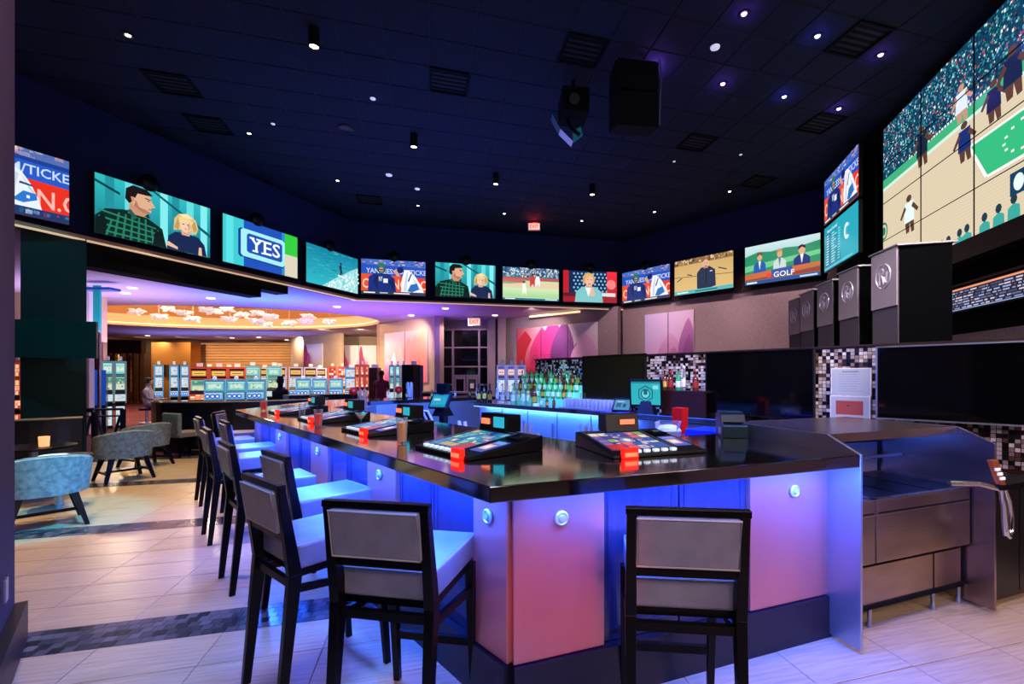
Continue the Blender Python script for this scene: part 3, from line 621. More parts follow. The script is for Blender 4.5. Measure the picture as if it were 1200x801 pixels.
def pic_yes():
    p = Pic(TW, TH); p.rect(0, 0, 16, 9, '1c50b4'); p.rect(0, 0, 4.0, 9, '3cc4cc').rect(.6, 0, 2.0, 9, '58d8dc').rect(12.2, 0, 13.0, 9, '2c86c8')
    p.rect(12.9, 4.6, 16, 9, '2cc43c').rect(12.9, 0, 16, 4.6, 'd4ccb4')
    p.poly([(2.9, 2.2), (3.2, 1.8), (12.4, 1.4), (12.8, 1.8), (12.8, 6.8), (12.2, 7.2), (3.4, 7.4), (2.9, 7.0)], '123a94')
    p.poly([(3.4, 2.4), (3.8, 2.0), (12.4, 1.7), (12.9, 2.1), (12.9, 6.9), (12.3, 7.3), (3.9, 7.4), (3.4, 7.0)], '9fe4ee')
    p.poly([(4.6, 3.2), (5.0, 2.9), (11.9, 2.6), (12.3, 2.9), (12.3, 6.2), (11.9, 6.5), (5.0, 6.7), (4.6, 6.3)], '1c4cae')
    for q, (x, ww) in enumerate(((5.2, 2.3), (7.6, 1.9), (9.7, 2.1))): pass
    p.text('YES', 5.2, 3.3, 11.8, 6.1, 'eaf6fa')
    for x in (5.15, 6.55): p.rect(x, 5.75, x + 1.0, 6.1, 'eaf6fa')
    p.rect(5.75, 3.3, 6.95, 3.65, 'eaf6fa').rect(7.6, 3.3, 8.1, 3.6, 'eaf6fa').rect(7.6, 5.8, 8.1, 6.1, 'eaf6fa'); return p
def pic_surf():
    p = Pic(TW, TH); r = random.Random(11); p.vgrad(0, 0, 16, 9, '2ab0c0', '0f7f9c')
    for k in range(90): x = r.uniform(0, 15); y = r.uniform(2, 8.8); p.rect(x, y, x + r.uniform(.5, 2.2), y + r.uniform(.05, .16), r.choice(['5cc8d4', '0e6c88', '3cb0c4']), False)
    p.poly([(4.5, 0), (8.6, 2.6), (11, 3.9), (13.4, 5.4), (16, 6.6), (16, 0)], '9ad4d4')
    for k in range(160):
        x = r.uniform(6, 16); y = r.uniform(0, (x - 4.5) * .55); p.disc(x, y, r.uniform(.1, .35), r.choice(['c8ecec', 'e2f6f4', '6cc0c8']), n=6)
    p.poly([(9.4, 3.4), (9.6, 4.4), (9.3, 5.2), (9.6, 6.0), (10.0, 6.1), (10.1, 5.0), (10.3, 4.2), (10.4, 3.3), (10.0, 4.0), (9.8, 3.4)], '1a3440').disc(9.8, 6.3, .28, '2a2420').poly([(8.9, 5.6), (9.4, 5.7), (9.4, 5.4)], '1a3440')
    p.poly([(8.8, 3.2), (10.9, 2.9), (10.8, 3.3), (9, 3.5)], 'e8f0f0'); return p
def crowd(p, x0, y0, x1, y1, n, cols, r, s=.22):
    p.l += 1
    for k in range(n):
        x = r.uniform(x0, x1); y = r.uniform(y0, y1); p.l += .02; p.rect(x, y, x + r.uniform(.5, 1.2) * s, y + r.uniform(.6, 1.4) * s, r.choice(cols), False)
def pic_ballfield():
    p = Pic(TW, TH); r = random.Random(2); p.rect(0, 0, 16, 9, 'b8dcae'); p.rect(0, 6.2, 16, 9, '3a6f98'); crowd(p, 0, 6.3, 16, 8.9, 300, ['e4ecf0', '28507c', '60b4c8', 'c8a89c', '204058'], r, .4)
    p.rect(0, 5.4, 16, 6.3, 'b4584c').rect(0, 4.4, 6.5, 5.6, '7ca48c').poly([(0, 5.0), (6, 4.7), (6, 5.8), (0, 5.9)], 'c0695c')
    p.poly([(0, 3.4), (16, 3.2), (16, 4.9), (7, 4.9), (0, 4.2)], 'e0c8a4').vgrad(0, .7, 16, 3.3, '9ed08c', 'cde2b4').rect(0, 0, 16, .5, '28708c')
    for x, c in ((8.3, 'c8403c'), (9.8, 'e8e8e8')): p.poly([(x - .6, 3.6), (x - .7, 5.6), (x - .3, 6.8), (x + .5, 6.8), (x + .8, 5.4), (x + .7, 3.6), (x + .2, 4.6)], c).disc(x + .1, 7.1, .4, '5a3a30')
    p.poly([(5.5, 1.2), (5.6, 3.4), (5.4, 4.6), (6.3, 4.7), (6.6, 3.2), (6.6, 1.2), (6.1, 2.4)], 'f2f0ea').disc(5.9, 5.0, .35, '405060'); p.rect(.6, .1, 3.4, .4, 'd8e8e8').rect(12, .1, 15.5, .4, 'c8e0e4'); return p
def pic_talk():
    p = Pic(TW, TH); p.rect(0, 0, 16, 9, '10284e')
    for i in range(9):
        for j in range(7): p.disc(3.2 + i * 1.15 + (j % 2) * .5, 2.2 + j, .3, '7cbcd8', n=10)
    p.rect(0, 0, 1.6, 9, 'b81c28').vgrad(13.0, 0, 16, 9, 'a01020', 'f0303c').disc(14.3, 5.3, 1.4, 'ff8080').rect(0, 0, 16, 1.6, '9c1824').rect(11.5, 1.8, 15.6, 2.8, 'd8d4d8').rect(0, 1.6, 3.6, 2.6, '5c1424')
    p.poly([(3.4, 0), (3.8, 3.0), (5.6, 4.4), (9.6, 4.4), (11.4, 3.0), (11.8, 0)], '7cc0c4').poly([(6.4, 4.6), (7.4, 1.6), (8.6, 4.6)], 'e0f0ee').poly([(6.6, 4.2), (8.6, 4.2), (8.4, 5.6), (6.8, 5.6)], 'd8a48c')
    p.poly([(5.8, 5.4), (5.9, 7.6), (7.2, 8.6), (8.8, 8.2), (9.4, 6.6), (9.0, 5.2)], 'd4a060').disc(7.7, 6.2, 1.15, 'eab89c', 1.5).poly([(6.5, 6.6), (6.7, 8.0), (8.6, 8.1), (8.9, 7.0), (8.0, 7.5)], 'dcac6c').rect(7.1, 6.4, 7.5, 6.55, '302020').rect(8.1, 6.4, 8.5, 6.55, '302020').rect(7.4, 5.2, 8.1, 5.4, '882838')
    p.poly([(7.6, 1.8), (8.2, 4.2), (9.0, 4.0), (9.4, 1.8)], 'e4b094'); return p
def pic_coach():
    p = Pic(TW, TH); r = random.Random(4); p.vgrad(0, 0, 16, 9, 'dcb878', 'c8a468'); p.rect(0, 7.6, 16, 9, '8c6844'); crowd(p, 0, 7.6, 16, 8.9, 60, ['e0c8a0', '5a4030', 'b08860'], r, .5)
    p.poly([(0, 4.6), (16, 3.6), (16, 3.75), (0, 4.75)], '6c4c30').poly([(.8, 3.4), (2.2, 4.2), (2.2, 4.5), (.8, 3.7)], '483828').poly([(3.7, 4.9), (5.1, 4.5), (5.1, 4.8), (3.7, 5.2)], '304048').poly([(12.2, 5.4), (14.4, 4.6), (14.4, 4.9), (12.2, 5.7)], '284848')
    p.poly([(6.5, 1.0), (6.5, 5.0), (7.6, 6.2), (9.9, 6.3), (11.4, 5.2), (11.6, 1.2), (9, .6)], '1b2c48').poly([(8.8, 2), (8.9, 6.2), (9.1, 6.2), (9.1, 2)], '0e1828').rect(10.0, 4.9, 10.7, 5.1, 'e8e8f0')
    p.disc(8.9, 7.0, .85, 'dcae90', 1.1).poly([(8.3, 5.9), (9.5, 5.9), (9.3, 6.6), (8.5, 6.6)], 'b88870').rect(8.5, 7.1, 8.75, 7.25, '302020').rect(9.05, 7.1, 9.3, 7.25, '302020').rect(8.6, 6.45, 9.2, 6.55, '804840')
    p.rect(0, 0, 16, .9, '4cb4b8').rect(.8, .3, 4, .6, 'e8f0f0').rect(6, .3, 12, .6, '1c5a70'); return p
def pic_golf():
    p = Pic(TW, TH); p.vgrad(0, 5, 16, 9, '9ac4d0', 'c8e0e0'); p.poly([(0, 5), (0, 6.6), (3, 7.4), (6, 7.0), (9, 7.3), (12, 7.0), (16, 7.6), (16, 0), (0, 0)], '2c8c64').poly([(0, 3), (16, 4.6), (16, 5.6), (0, 4.4)], '6cc48c')
    def man(x, s, coat, shirt, hair):
        p.poly([(x - 1.5 * s, 2), (x - 1.4 * s, 4.4), (x - .5 * s, 5.2), (x + .5 * s, 5.2), (x + 1.4 * s, 4.4), (x + 1.5 * s, 2)], coat).poly([(x - .3 * s, 5.2), (x, 3.2), (x + .3 * s, 5.2)], shirt).disc(x, 6.1, .6 * s, 'd8a484', .8 * s).poly([(x - .65 * s, 6.2), (x - .6 * s, 7.0), (x, 7.3), (x + .6 * s, 7.0), (x + .65 * s, 6.3), (x, 6.8)], hair)
    man(3.4, .95, '2458a8', 'e8f0f4', '6a5030'); man(7.8, .95, 'c4d4cc', '5878a0', 'b88c50'); man(12.4, 1.15, '142e78', 'f0f0f4', '241814')
    p.poly([(0, 1.0), (5, 1.4), (11, 1.7), (16, 2.2), (16, 3.0), (11, 2.9), (5, 2.7), (0, 2.4)], 'c8683c').poly([(0, .9), (16, .9), (16, 2.0), (8, 1.5), (0, 1.2)], '9c3c34').poly([(6, 1.2), (10.5, 1.3), (10.5, 3.0), (6, 2.8)], '3850a4')
    p.text('GOLF', 6.5, 1.0, 10.9, 2.2, 'f4f4f8').disc(5.5, 1.6, .55, 'e84038').rect(0, 0, 16, .8, '2a4c94').rect(.4, .2, 2.8, .55, 'e4ecf4').rect(12, .2, 15.5, .55, 'c8d8ec'); return p
def pic_list():
    p = Pic(TW, TH); p.vgrad(0, 0, 16, 9, '1a7c98', '1f9cb0'); p.poly([(9, 0), (16, 0), (16, 9), (6, 9)], '2aa4b8'); r = random.Random(8)
    p.text('National Football', 1.6, 7.6, 6.6, 8.2, 'd8f0f4').rect(1.2, .8, 3.2, 7.2, '176a8c')
    for k in range(12): y = 6.8 - k * .52; p.rect(1.4, y, 2.6, y + .22, 'c4e4ec').rect(4.0, y, 4.0 + r.uniform(1, 2.6), y + .2, 'a8dce4').rect(7.2, y, 8.2, y + .2, '8cd0dc')
    p.rect(.6, .2, 14, .5, '5cc8d4')
    pts = []; n = 16
    for k in range(n + 1): t = PI * .27 + (2 * PI - .54 * PI) * k / n; pts.append((11.4 + 1.15 * math.cos(t), 5.2 + 1.5 * math.sin(t)))
    for k in range(n, -1, -1): t = PI * .27 + (2 * PI - .54 * PI) * k / n; pts.append((11.4 + .62 * math.cos(t), 5.2 + .9 * math.sin(t)))
    p.poly(pts, 'e8f4f4'); return p
def pic_basket(W, H):
    # the big court view over 6 x 4 panels; pane units: x 0..12, y 0..6
    p = Pic(W, H, 12, 6); p.step = .00004; r = random.Random(9); p.rect(0, 0, 12, 6, 'd9c9ac')
    for k in range(40): y = .1 * k; p.rect(0, y, 12, y + .012, 'cdb994', k == 0)
    # crowd: from the upper left falling to the right
    p.poly([(0, 3.8), (12, 4.3), (12, 6), (0, 6)], '0f3c58')
    p.l += 1
    cols = ['1c7f8c', '0e3a5c', '8fd0d0', '2a9c94', '10284c', 'd8ece8', '3c6ca0', '1a5f4c', 'b04848', '60a8b8', '0c2038']
    for k in range(3600):
        x = r.uniform(0, 9.0); y = r.uniform(4.0 + .03 * x, 5.95); p.l += .002; s_ = r.uniform(.02, .06); p.rect(x, y, x + s_, y + s_ * r.uniform(.8, 1.8), r.choice(cols), False)
    p.poly([(0, 3.6), (12, 3.95), (12, 4.2), (0, 3.95)], '3fae7c'); p.poly([(0, 3.5), (12, 3.85), (12, 3.95), (0, 3.62)], 'cfe8d8')
    for k in range(30): p.rect(1.4 + k * .11, 3.95 + k * .004, 1.47 + k * .11, 4.02 + k * .004, 'f0f4f0', False)
    p.poly([(3.85, 2.8), (4.35, 1.7), (12, 1.6), (12, 2.75)], '35b87c')
    p.poly([(3.8, 2.8), (12, 2.75), (12, 2.82), (3.75, 2.87)], 'f0f4ee').poly([(4.35, 1.7), (4.38, 1.62), (12, 1.52), (12, 1.6)], 'f0f4ee').poly([(3.8, 2.8), (3.88, 2.8), (4.38, 1.7), (4.3, 1.66)], 'f0f4ee')
    for k in range(14): t = 2 * PI * k / 14; p.rect(5.4 + .6 * math.cos(t), 2.2 + .38 * math.sin(t), 5.48 + .6 * math.cos(t), 2.26 + .38 * math.sin(t), 'eef4ee', False)
    def player(x, y, s, c, sk='5a3c30'):
        p.poly([(x - .1 * s, y), (x - .16 * s, y + .42 * s), (x + .04 * s, y + .46 * s), (x + .02 * s, y + .02 * s)], sk).poly([(x + .1 * s, y - .02 * s), (x + .0, y + .42 * s), (x + .18 * s, y + .44 * s), (x + .2 * s, y)], sk)
        p.poly([(x - .18 * s, y + .3 * s), (x - .16 * s, y + .85 * s), (x + .18 * s, y + .85 * s), (x + .2 * s, y + .3 * s)], c).poly([(x - .16 * s, y + .8 * s), (x - .34 * s, y + .5 * s), (x - .28 * s, y + .45 * s), (x - .1 * s, y + .7 * s)], sk).poly([(x + .16 * s, y + .8 * s), (x + .36 * s, y + .55 * s), (x + .3 * s, y + .48 * s), (x + .1 * s, y + .7 * s)], sk).disc(x, y + .96 * s, .1 * s, sk, n=10)
    player(1.4, 1.3, 1.3, 'dff0ec'); player(2.0, 3.35, 1.3, '16263c'); player(3.65, 2.5, 1.15, '183070'); player(4.55, 3.05, 1.1, '16204c'); player(5.05, 3.3, 1.3, '182448'); player(3.55, 3.75, 1.1, 'd8e4e8', 'c09078')
    player(6.6, 2.4, 1.2, 'e0f0ea'); player(8.6, 2.3, 1.2, '182448')
    p.disc(.05, 1.9, .22, '1f7f60', .36).disc(.05, 1.9, .16, 'd9c9ac', .27).disc(.05, 1.9, .1, '1f7f60', .17)
    p.rect(5.0, .75, 5.45, 1.35, '143c5c').disc(5.22, 1.05, .13, 'e0f0f0', .22)
    for x in (2.55, 2.85, 3.1, 3.5, 3.75, 4.3, 4.7, 5.1, 5.6, 6.2): hh = .1 + (x - 2.5) * .14; p.poly([(x - .17, 0), (x - .15, hh), (x, hh + .1), (x + .15, hh), (x + .17, 0)], '3aa49a').disc(x, hh + .2, .09, '1c3a48', .13, n=8)
    return p
def petal(p, x, y, w, h, lean, c0, c1):
    n = 12; L_, R_ = [], []
    for k in range(n + 1):
        t = k / n; ww = w * math.sin(PI * min(1, t * .9 + .1)) ** .8 * (1 - t * .2) if t < 1 else 0
        cx = x + lean * t * h; L_.append((cx - ww / 2, y + h * t)); R_.append((cx + ww / 2, y + h * t))
    a, b = hx(c0), hx(c1)
    mixc = lambda t: '%02x%02x%02x' % tuple(int(255 * (a[i] + (b[i] - a[i]) * t)) for i in range(3))
    p.l += 1
    for k in range(n):
        q = p.clip([L_[k], R_[k], R_[k + 1], L_[k + 1]])
        if len(q) < 3: continue
        cs = [mixc(max(0, min(1, (pt[1] - y) / h))) for pt in q]; p.poly(q, cs, False)
def pic_art(W, H, kind):
    p = Pic(W, H, 16, 9); p.step = .0002; r = random.Random(kind)
    if kind == 1:     # orange and pink, left pier
        p.poly([(0, 0), (16, 0), (16, 9), (0, 9)], ['d06a90', 'e86888', 'e89070', 'f2e4ea'])
        for x, w_, h_, c0, c1 in ((1, 4, 5, 'c02878', 'e8c8dc'), (3.5, 3, 6, 'b070a8', 'f4e8f0'), (6, 4, 7, '9878b0', 'e8b8a8'), (9, 4, 8.5, 'b06898', 'dc9a80'), (11.5, 4, 9, 'e86070', 'f09a78'), (14, 4, 9.5, 'f07888', 'ee8c5c'), (13, 2, 5, 'e8508c', 'e8785c'), (8, 3, 4, 'c890c8', 'c8a8c8'), (5, 2.4, 3.4, 'd04890', 'c890c0')): petal(p, x, -.5, w_, h_, .05, c0, c1)
    elif kind == 2:   # red to violet, behind the bar
        p.poly([(0, 0), (16, 0), (16, 9), (0, 9)], ['b01828', 'd8a0c8', 'ece0ea', 'e8c8d0']); p.poly([(0, 0), (6.4, 0), (6.2, 9), (0, 9)], ['b81420', 'c02058', 'e8b8cc', 'd05058'])
        for x, w_, h_, c0, c1 in ((1.2, 6, 9, 'b01018', 'd02c30'), (3.4, 4, 8, 'c02030', 'e8a0b0'), (4.8, 5, 9.5, 'c81c48', 'e04890'), (7.0, 6, 11, 'd82878', 'd84098'), (9.2, 5, 10.5, '5c2468', '8c3c90'), (10.4, 3, 7, '7c3088', '6c2c78'), (11.8, 2.4, 6, 'a04898', '8c4090'), (13.4, 5.4, 7.5, 'd088b8', 'e8b8d4'), (15, 3, 3.4, '8c3c8c', 'a85ca0')): petal(p, x, -.6, w_, h_, .08, c0, c1)
        p.l += 1
        for i in range(20):
            for j in range(12):
                if r.random() < .8 and i * .28 + j * .05 < 6: p.l += .01; p.rect(2.6 + i * .28 + j * .1, j * .3, 2.72 + i * .28 + j * .1, j * .3 + .13, '381428', False)
    elif kind == 3:   # pale lilac, right of the corner
        p.poly([(0, 0), (16, 0), (16, 9), (0, 9)], ['c8a0d8', 'd0a8c8', 'e0c0e0', 'c8b8e8'])
        for x, w_, h_, c0, c1 in ((8.2, 9, 6.4, 'b870b0', 'd8a8d4'), (3.6, 5, 3.0, '70388c', 'a068a8'), (13.6, 6, 8.5, '7c3c8c', 'c080b8'), (14, 4, 6, '602c70', '9c5c9c'), (9.4, 5, 4.2, 'a04c8c', 'c07cb0')): petal(p, x, -.6, w_, h_, .1, c0, c1)
    else:             # magenta flowers on white
        p.rect(0, 0, 16, 9, 'e6dce0')
        for x, w_, h_, c0, c1 in ((2, 8, 10, '7c2050', 'b84078'), (5, 7, 8, '8c2c64', 'c87098'), (9, 4, 5, 'b83c78', 'e0a0c0'), (12, 5, 4.6, '982c60', 'c05888'), (7, 3, 8, 'd068a0', 'e8b0cc'), (15, 3, 3.6, '702050', 'b04880')): petal(p, x, -.6, w_, h_, -.05, c0, c1)
    return p

# ================================================================== TELEVISIONS
tv_frame = mesh_of('frame', MB().box((0, .035, 0), (TW + .03, .06, TH + .03))); tv_frame.materials.append(M['black_plastic'])
sp = MB().lathe([(.0001, -.05), (.1, -.05), (.15, -.02), (.16, .0), (.15, .03), (.0001, .05)], 18); sp_me = mesh_of('speaker', sp)
TV = [  # centre x, y, left-right ends' direction, picture, what is on it
    ((-8.77, 5.81), (-7.95, 7.46), 'close', 'television nearest the left edge, cut by the dark wall end, showing a baseball player'),
    ((-7.9, 7.84), (-7.21, 9.52), 'couple', 'large television with a green plaid man and a blonde woman, over the black beam'),
    ((-7.12, 9.8), (-6.5, 11.50), 'yes', 'television showing the blue YES logo with green and cyan stripes'),
    ((-6.46, 11.9), (-5.88, 13.6), 'surf', 'television showing a surfer riding a white wave on turquoise water'),
    ((-5.72, 13.52), (-3.95, 13.98), 'tickets', 'television above the purple ceiling edge showing two baseball players under a blue banner'),
    ((-3.63, 13.95), (-1.86, 14.42), 'couple', 'television in the middle of the back wall showing the plaid-shirted man and blonde woman'),
    ((-1.6, 14.52), (.13, 14.93), 'field', 'television showing a pale green baseball field, below the red exit sign'),
    ((.36, 15.0), (2.06, 15.32), 'talk', 'television showing a woman in a pale teal jacket before red and blue lights'),
    ((2.34, 15.46), (3.6, 14.15), 'tickets', 'television just right of the room corner showing two baseball players and a blue banner'),
    ((3.72, 13.96), (4.98, 12.65), 'coach', 'television showing a bald man in a dark pullover on a basketball court'),
    ((5.24, 12.42), (6.5, 11.12), 'golf', 'television showing three presenters at an orange desk marked GOLF'),
]
pics = {'couple': pic_couple().mesh(), 'tickets': pic_tickets().mesh(), 'close': pic_close().mesh(), 'yes': pic_yes().mesh(), 'surf': pic_surf().mesh(), 'field': pic_ballfield().mesh(), 'talk': pic_talk().mesh(), 'coach': pic_coach().mesh(), 'golf': pic_golf().mesh(), 'list': pic_list().mesh()}
for me in pics.values(): me.materials.append(M['screen_picture'])
def tv(a, b, z0, pic, label, speaker=True, rail=True, sc_=None):
    L_ = math.hypot(b[0] - a[0], b[1] - a[1]); s_ = sc_ or 1.0; ang = math.atan2(b[1] - a[1], b[0] - a[0])
    t = thing('television', label, 'television', ((a[0] + b[0]) / 2, (a[1] + b[1]) / 2, z0 + TH / 2 * s_), ang, 'televisions round the bar walls')
    f = obj('frame', tv_frame, None, t); p = obj('screen', pics[pic], None, t); p.location = (0, -.003, 0)
    f.scale = p.scale = (s_, 1, s_)
    w_ = obj('wall_bracket', MB().box((0, .12, 0), (.5, .12, .4)), M['black_matte'], t)
    return t
for i, (a, b, pic, lab) in enumerate(TV):
    if i in (4, 5, 6, 7): off = 0
    tv(a, b, 4.0 if i != 0 else 4.0, pic, lab)
    if i in (1, 2, 3, 4, 5, 6, 7, 8):
        ang = math.atan2(b[1] - a[1], b[0] - a[0]); f = .5 if i > 3 else .42
        s_ = thing('dome_speaker', 'round black speaker sitting over the top edge of the %s television from the left' % nth(i), 'speaker', (a[0] + (b[0] - a[0]) * f, a[1] + (b[1] - a[1]) * f, 5.15), ang, 'round speakers over the televisions')
        sh = MB(); sh.add([(x, z * 1.2 - .02, y) for x, y, z in sp.v], sp.f, True); obj('housing', sh, M['black_plastic'], s_)
        obj('bracket', MB().box((0, .07, 0), (.06, .06, .06)), M['black_matte'], s_)
a, b = (6.10, 10.25), (5.73, 8.55)
tv(a, b, 4.92, 'tickets', 'upper of the two stacked televisions left of the video wall, showing baseball players', sc_=.94)
tv(a, b, 3.86, 'list', 'lower of the two stacked televisions, teal page of scores with a letter C emblem', sc_=.94)
struct('tv_backing', wall_mb((6.38, 10.25), (6.02, 8.5), 3.7, CZ, .02), M['black_matte'])
# video wall: 6 x 4 panels, each panel shows its part of one picture
t = thing('video_wall', 'huge video wall of joined panels showing a basketball game with its crowd, upper right', 'video wall', (6.14, 8.43, 3.32), math.atan2(-.979, -.204))
full = pic_basket(7.26, 2.76); PWd, PHt = 1.21, .69
obj('picture', full.mesh(), M['screen_picture'], t, (3.63, -.03, 1.38))
for i in range(6):
    for j in range(4):
        q = obj('panel', MB().box((.605 + i * PWd, .02, .345 + j * PHt), (PWd - .004, .08, PHt - .004)), M['black_plastic'], t)
lines = MB()
for i in range(1, 6): lines.box((i * PWd, -.04, 1.38), (.007, .014, 2.76))
for j in range(1, 4): lines.box((3.63, -.04, j * PHt), (7.26, .014, .007))
for i in range(1, 6): pass
o = obj('bezel', lines, M['black_matte'], t)
def vw(t_, off=0.0): return (6.14 - .204 * t_ - .979 * off, 8.43 - .979 * t_ + .204 * off)
struct('trim_5', strip_along(vw(-.05), vw(9), -.02, .22, 3.05, 3.31), M['brown_wood'])
struct('trim_6', strip_along(vw(-.05), vw(9), -.02, .10, 2.76, 2.79), M['brown_trim'])
tk = Pic(6.0, .3, 60, 3); r = random.Random(6); tk.rect(0, 0, 60, 3, '16182c'); tk.l += 1
for row in range(7):
    x = 0
    while x < 60:
        w_ = r.uniform(.2, 1.4); tk.rect(x, .2 + row * .36, x + w_, .38 + row * .36, r.choice(['9aa8d0', '5c6890', 'c8c0d8', '8088b0', '40486c']), False); x += w_ + r.uniform(.1, .5)
tk.rect(0, 2.75, 60, 3, 'e8946c'); tk.rect(0, 0, 60, .12, '88a8d0')
t = thing('ticker_display', 'long narrow ticker display with rows of small pale text, under the video wall', 'display', (*vw(1.7 + 3), 2.58), math.atan2(-.979, -.204))
obj('screen', tk.mesh(), M['screen_picture'], t, (0, -.075, 0)); obj('housing', MB().box((0, 0, 0), (6.02, .12, .34)), M['black_plastic'], t)
struct('trim_7', strip_along(vw(-.05), vw(9), 0, .05, 0, 2.1), M['fabric_wall'])

# art panels on the walls
def art(A, B, u0, v0, u1, v1, zb, kind, label, seams=1):
    a = on(u0, v0, A, B); b = on(u1, v1, A, B); d = Vector((b[0] - a[0], b[1] - a[1])); W = d.length; n = d.normalized()
    zt = (a[2] + b[2]) / 2; H = zt - zb
    t = thing('art_panel', label, 'wall art', ((a[0] + b[0]) / 2 + n.y * .04, (a[1] + b[1]) / 2 - n.x * .04, (zt + zb) / 2), math.atan2(d.y, d.x))
    obj('print', pic_art(W, H, kind).mesh(), M['printed'], t, (0, -.022, 0)); obj('backing', MB().box((0, 0, 0), (W, .04, H)), M['white'], t)
    sm = MB()
    for k in range(seams): sm.box((W * ((k + 1) / (seams + 1) - .5), -.028, 0), (.02, .01, H))
    obj('joint', sm, M['brown_trim'], t)
art(W2a, W2b, 452, 391.5, 502, 385, 1.3, 1, 'flower print in orange and pink on the tan pier left of the entrance doors')
art(W3a, W3b, 607, 387, 701, 375, 1.7, 2, 'flower print running from red to violet, above the bottle display', 2)
art(V[2], V[3], 757, 369, 814, 362.5, 1.75, 3, 'pale lilac flower print on the fabric wall right of the corner', 1)
art((-15.9, 27.5), (-11.55, 24.6), 357, 404, 379, 402, 1.0, 4, 'narrow white and magenta flower print on the far pier', 0)
t = thing('cabinet_doors', 'pair of white doors printed with magenta flowers, far back between the piers', 'doors', (-10.95, 25.6, 0))
for k in range(2):
    dd = obj('door_leaf', MB().box((-1.0 + k * 1.0 + .5 - .0, 0, 1.65), (.97, .06, 3.3)), M['white'], t)
    obj('print', pic_art(.95, 3.2, 4 + 0 * k).mesh(), M['printed'], dd, (-.5 + k * 1.0, -.035, 1.65))
# ================================================================== THE BAR
C0 = (-.246, 1.749); dL = (-.687, .727); nL = (.727, .687); dR = (.937, .349); nR = (-.349, .937); E1 = (.687, -.727)
def LW(a, b): return (E1[0] * a + nL[0] * b, E1[1] * a + nL[1] * b)        # a along the back wall (to the right), b depth
aL = math.atan2(E1[1], E1[0]); aR = math.atan2(dR[1], dR[0])
RE = (1.655, 2.457); REi = (RE[0] + nR[0] * 1.03, RE[1] + nR[1] * 1.03); I0 = (.16, 2.98)
F0, F1, G0, G1, H0, H1 = (-4.12, 5.89), (-3.1, 6.37), (-4.3, 8.4), (-3.25, 8.05), (-1.7, 11.2), (-.9, 10.45)
bar = thing('bar_counter', 'angular island bar, glossy black granite top, pink and dark panels, blue light below', 'bar', (0, 0, 0))
obj('countertop', MB().prism([C0, RE, REi, I0, F1, G1, H1, H0, G0, F0], 1.014, 1.08), M['granite'], bar, bevel=.004)
def off_line(p, q, k):                                    # shift segment inward (to the left of p->q is inside)
    d = Vector((q[0] - p[0], q[1] - p[1])).normalized(); return Vector((-d.y, d.x)) * k
CF = (-.1855, 2.013)                                      # fascia corner
FF = (CF[0] + dL[0] * 5.25, CF[1] + dL[1] * 5.25); GF = (-4.05, 8.3); HF = (-1.55, 10.95)
RF = (CF[0] + dR[0] * 1.93, CF[1] + dR[1] * 1.93)
def seg_box(p, d, t0, t1, z0, z1, off, th, n):            # slab on a fascia line: t along, off outwards (towards guests), th thickness inwards
    a = Vector(p) + Vector(d) * t0 - Vector(n) * off; b = Vector(p) + Vector(d) * t1 - Vector(n) * off; k = Vector(n) * th
    return MB().prism([tuple(a), tuple(b), tuple(b + k), tuple(a + k)], z0, z1)
obj('core', MB().prism([(CF[0] + .02, CF[1] + .05), (RF[0] - .02, RF[1] + .03), (RF[0] - .02 + nR[0] * .12, RF[1] + .03 + nR[1] * .12), (CF[0] + .06, CF[1] + .22), (FF[0] + nL[0] * .15, FF[1] + nL[1] * .15), (FF[0] + .03, FF[1])], .02, 1.013), M['black_matte'], bar)
# left side: pink pilasters and dark panels
pil_L = [(0, .264), (1.128, 1.575), (2.43, 2.88), (3.745, 4.19), (5.05, 5.3)]
pil_R = [(0, .442), (1.315, 1.93)]
def fascia(p, d, n, pil, total, sidename):
    t = 0; hooks = []
    for (a, b) in pil:
        if a > t + .01:
            mid = (a + t) / 2
            for x0, x1 in ((t, mid), (mid, a)):
                pn = obj('dark_panel', seg_box(p, d, x0 + .006, x1 - .006, .24, 1.013, 0, .03, n), M['dark_wood'], bar)
                fr = MB()
                for q in ((x0 + .03, x0 + .045), (x1 - .045, x1 - .03)): s_ = seg_box(p, d, q[0], q[1], .30, .96, .004, .004, n); fr.add(s_.v, s_.f)
                for z in (.29, .955): s_ = seg_box(p, d, x0 + .03, x1 - .03, z, z + .012, .004, .004, n); fr.add(s_.v, s_.f)
                obj('moulding', fr, M['dark_wood'], pn)
        obj('pink_pilaster', seg_box(p, d, a, b, .24, 1.013, .028, .06, n), M['pink_metal'], bar, bevel=.004)
        c = Vector(p) + Vector(d) * ((a + b) / 2) - Vector(n) * .03
        if b - a > .3 or a == 0: hooks.append((c, math.atan2(d[1], d[0])))
        if a == 0: pass
        t = b
    for k in range(1):
        obj('plinth', seg_box(p, d, -.0 if p is CF else 0, total, 0, .235, .045, .1, n), M['plinth'], bar)
    for c, ang in hooks:
        h = obj('bag_hook', MB(), None, bar) if False else None
        mb = MB(); pr = [(.0001, 0), (.03, 0), (.034, .004), (.034, .012), (.028, .016), (.024, .012), (.016, .012), (.014, .022), (.0001, .024)]
        q = MB().lathe(pr, 16)
        s_ = -1 if n is nR or n is nL else 1
        vv = []
        for x, y, z in q.v: vv.append((x, -z, y))
        mb.add(vv, q.f, True)
        ang2 = math.atan2(-n[0], n[1])                      # local -y is the outward normal
        obj('bag_hook', mb, M['satin_chrome'], bar, (c[0], c[1], .865), ang2)
fascia(CF, dL, nL, pil_L, 5.3, 'left'); fascia(CF, dR, nR, pil_R, 1.93, 'right')
dF = Vector((GF[0] - FF[0], GF[1] - FF[1])); tF = dF.length; dF = tuple(dF.normalized()); nF = (dF[1], -dF[0])
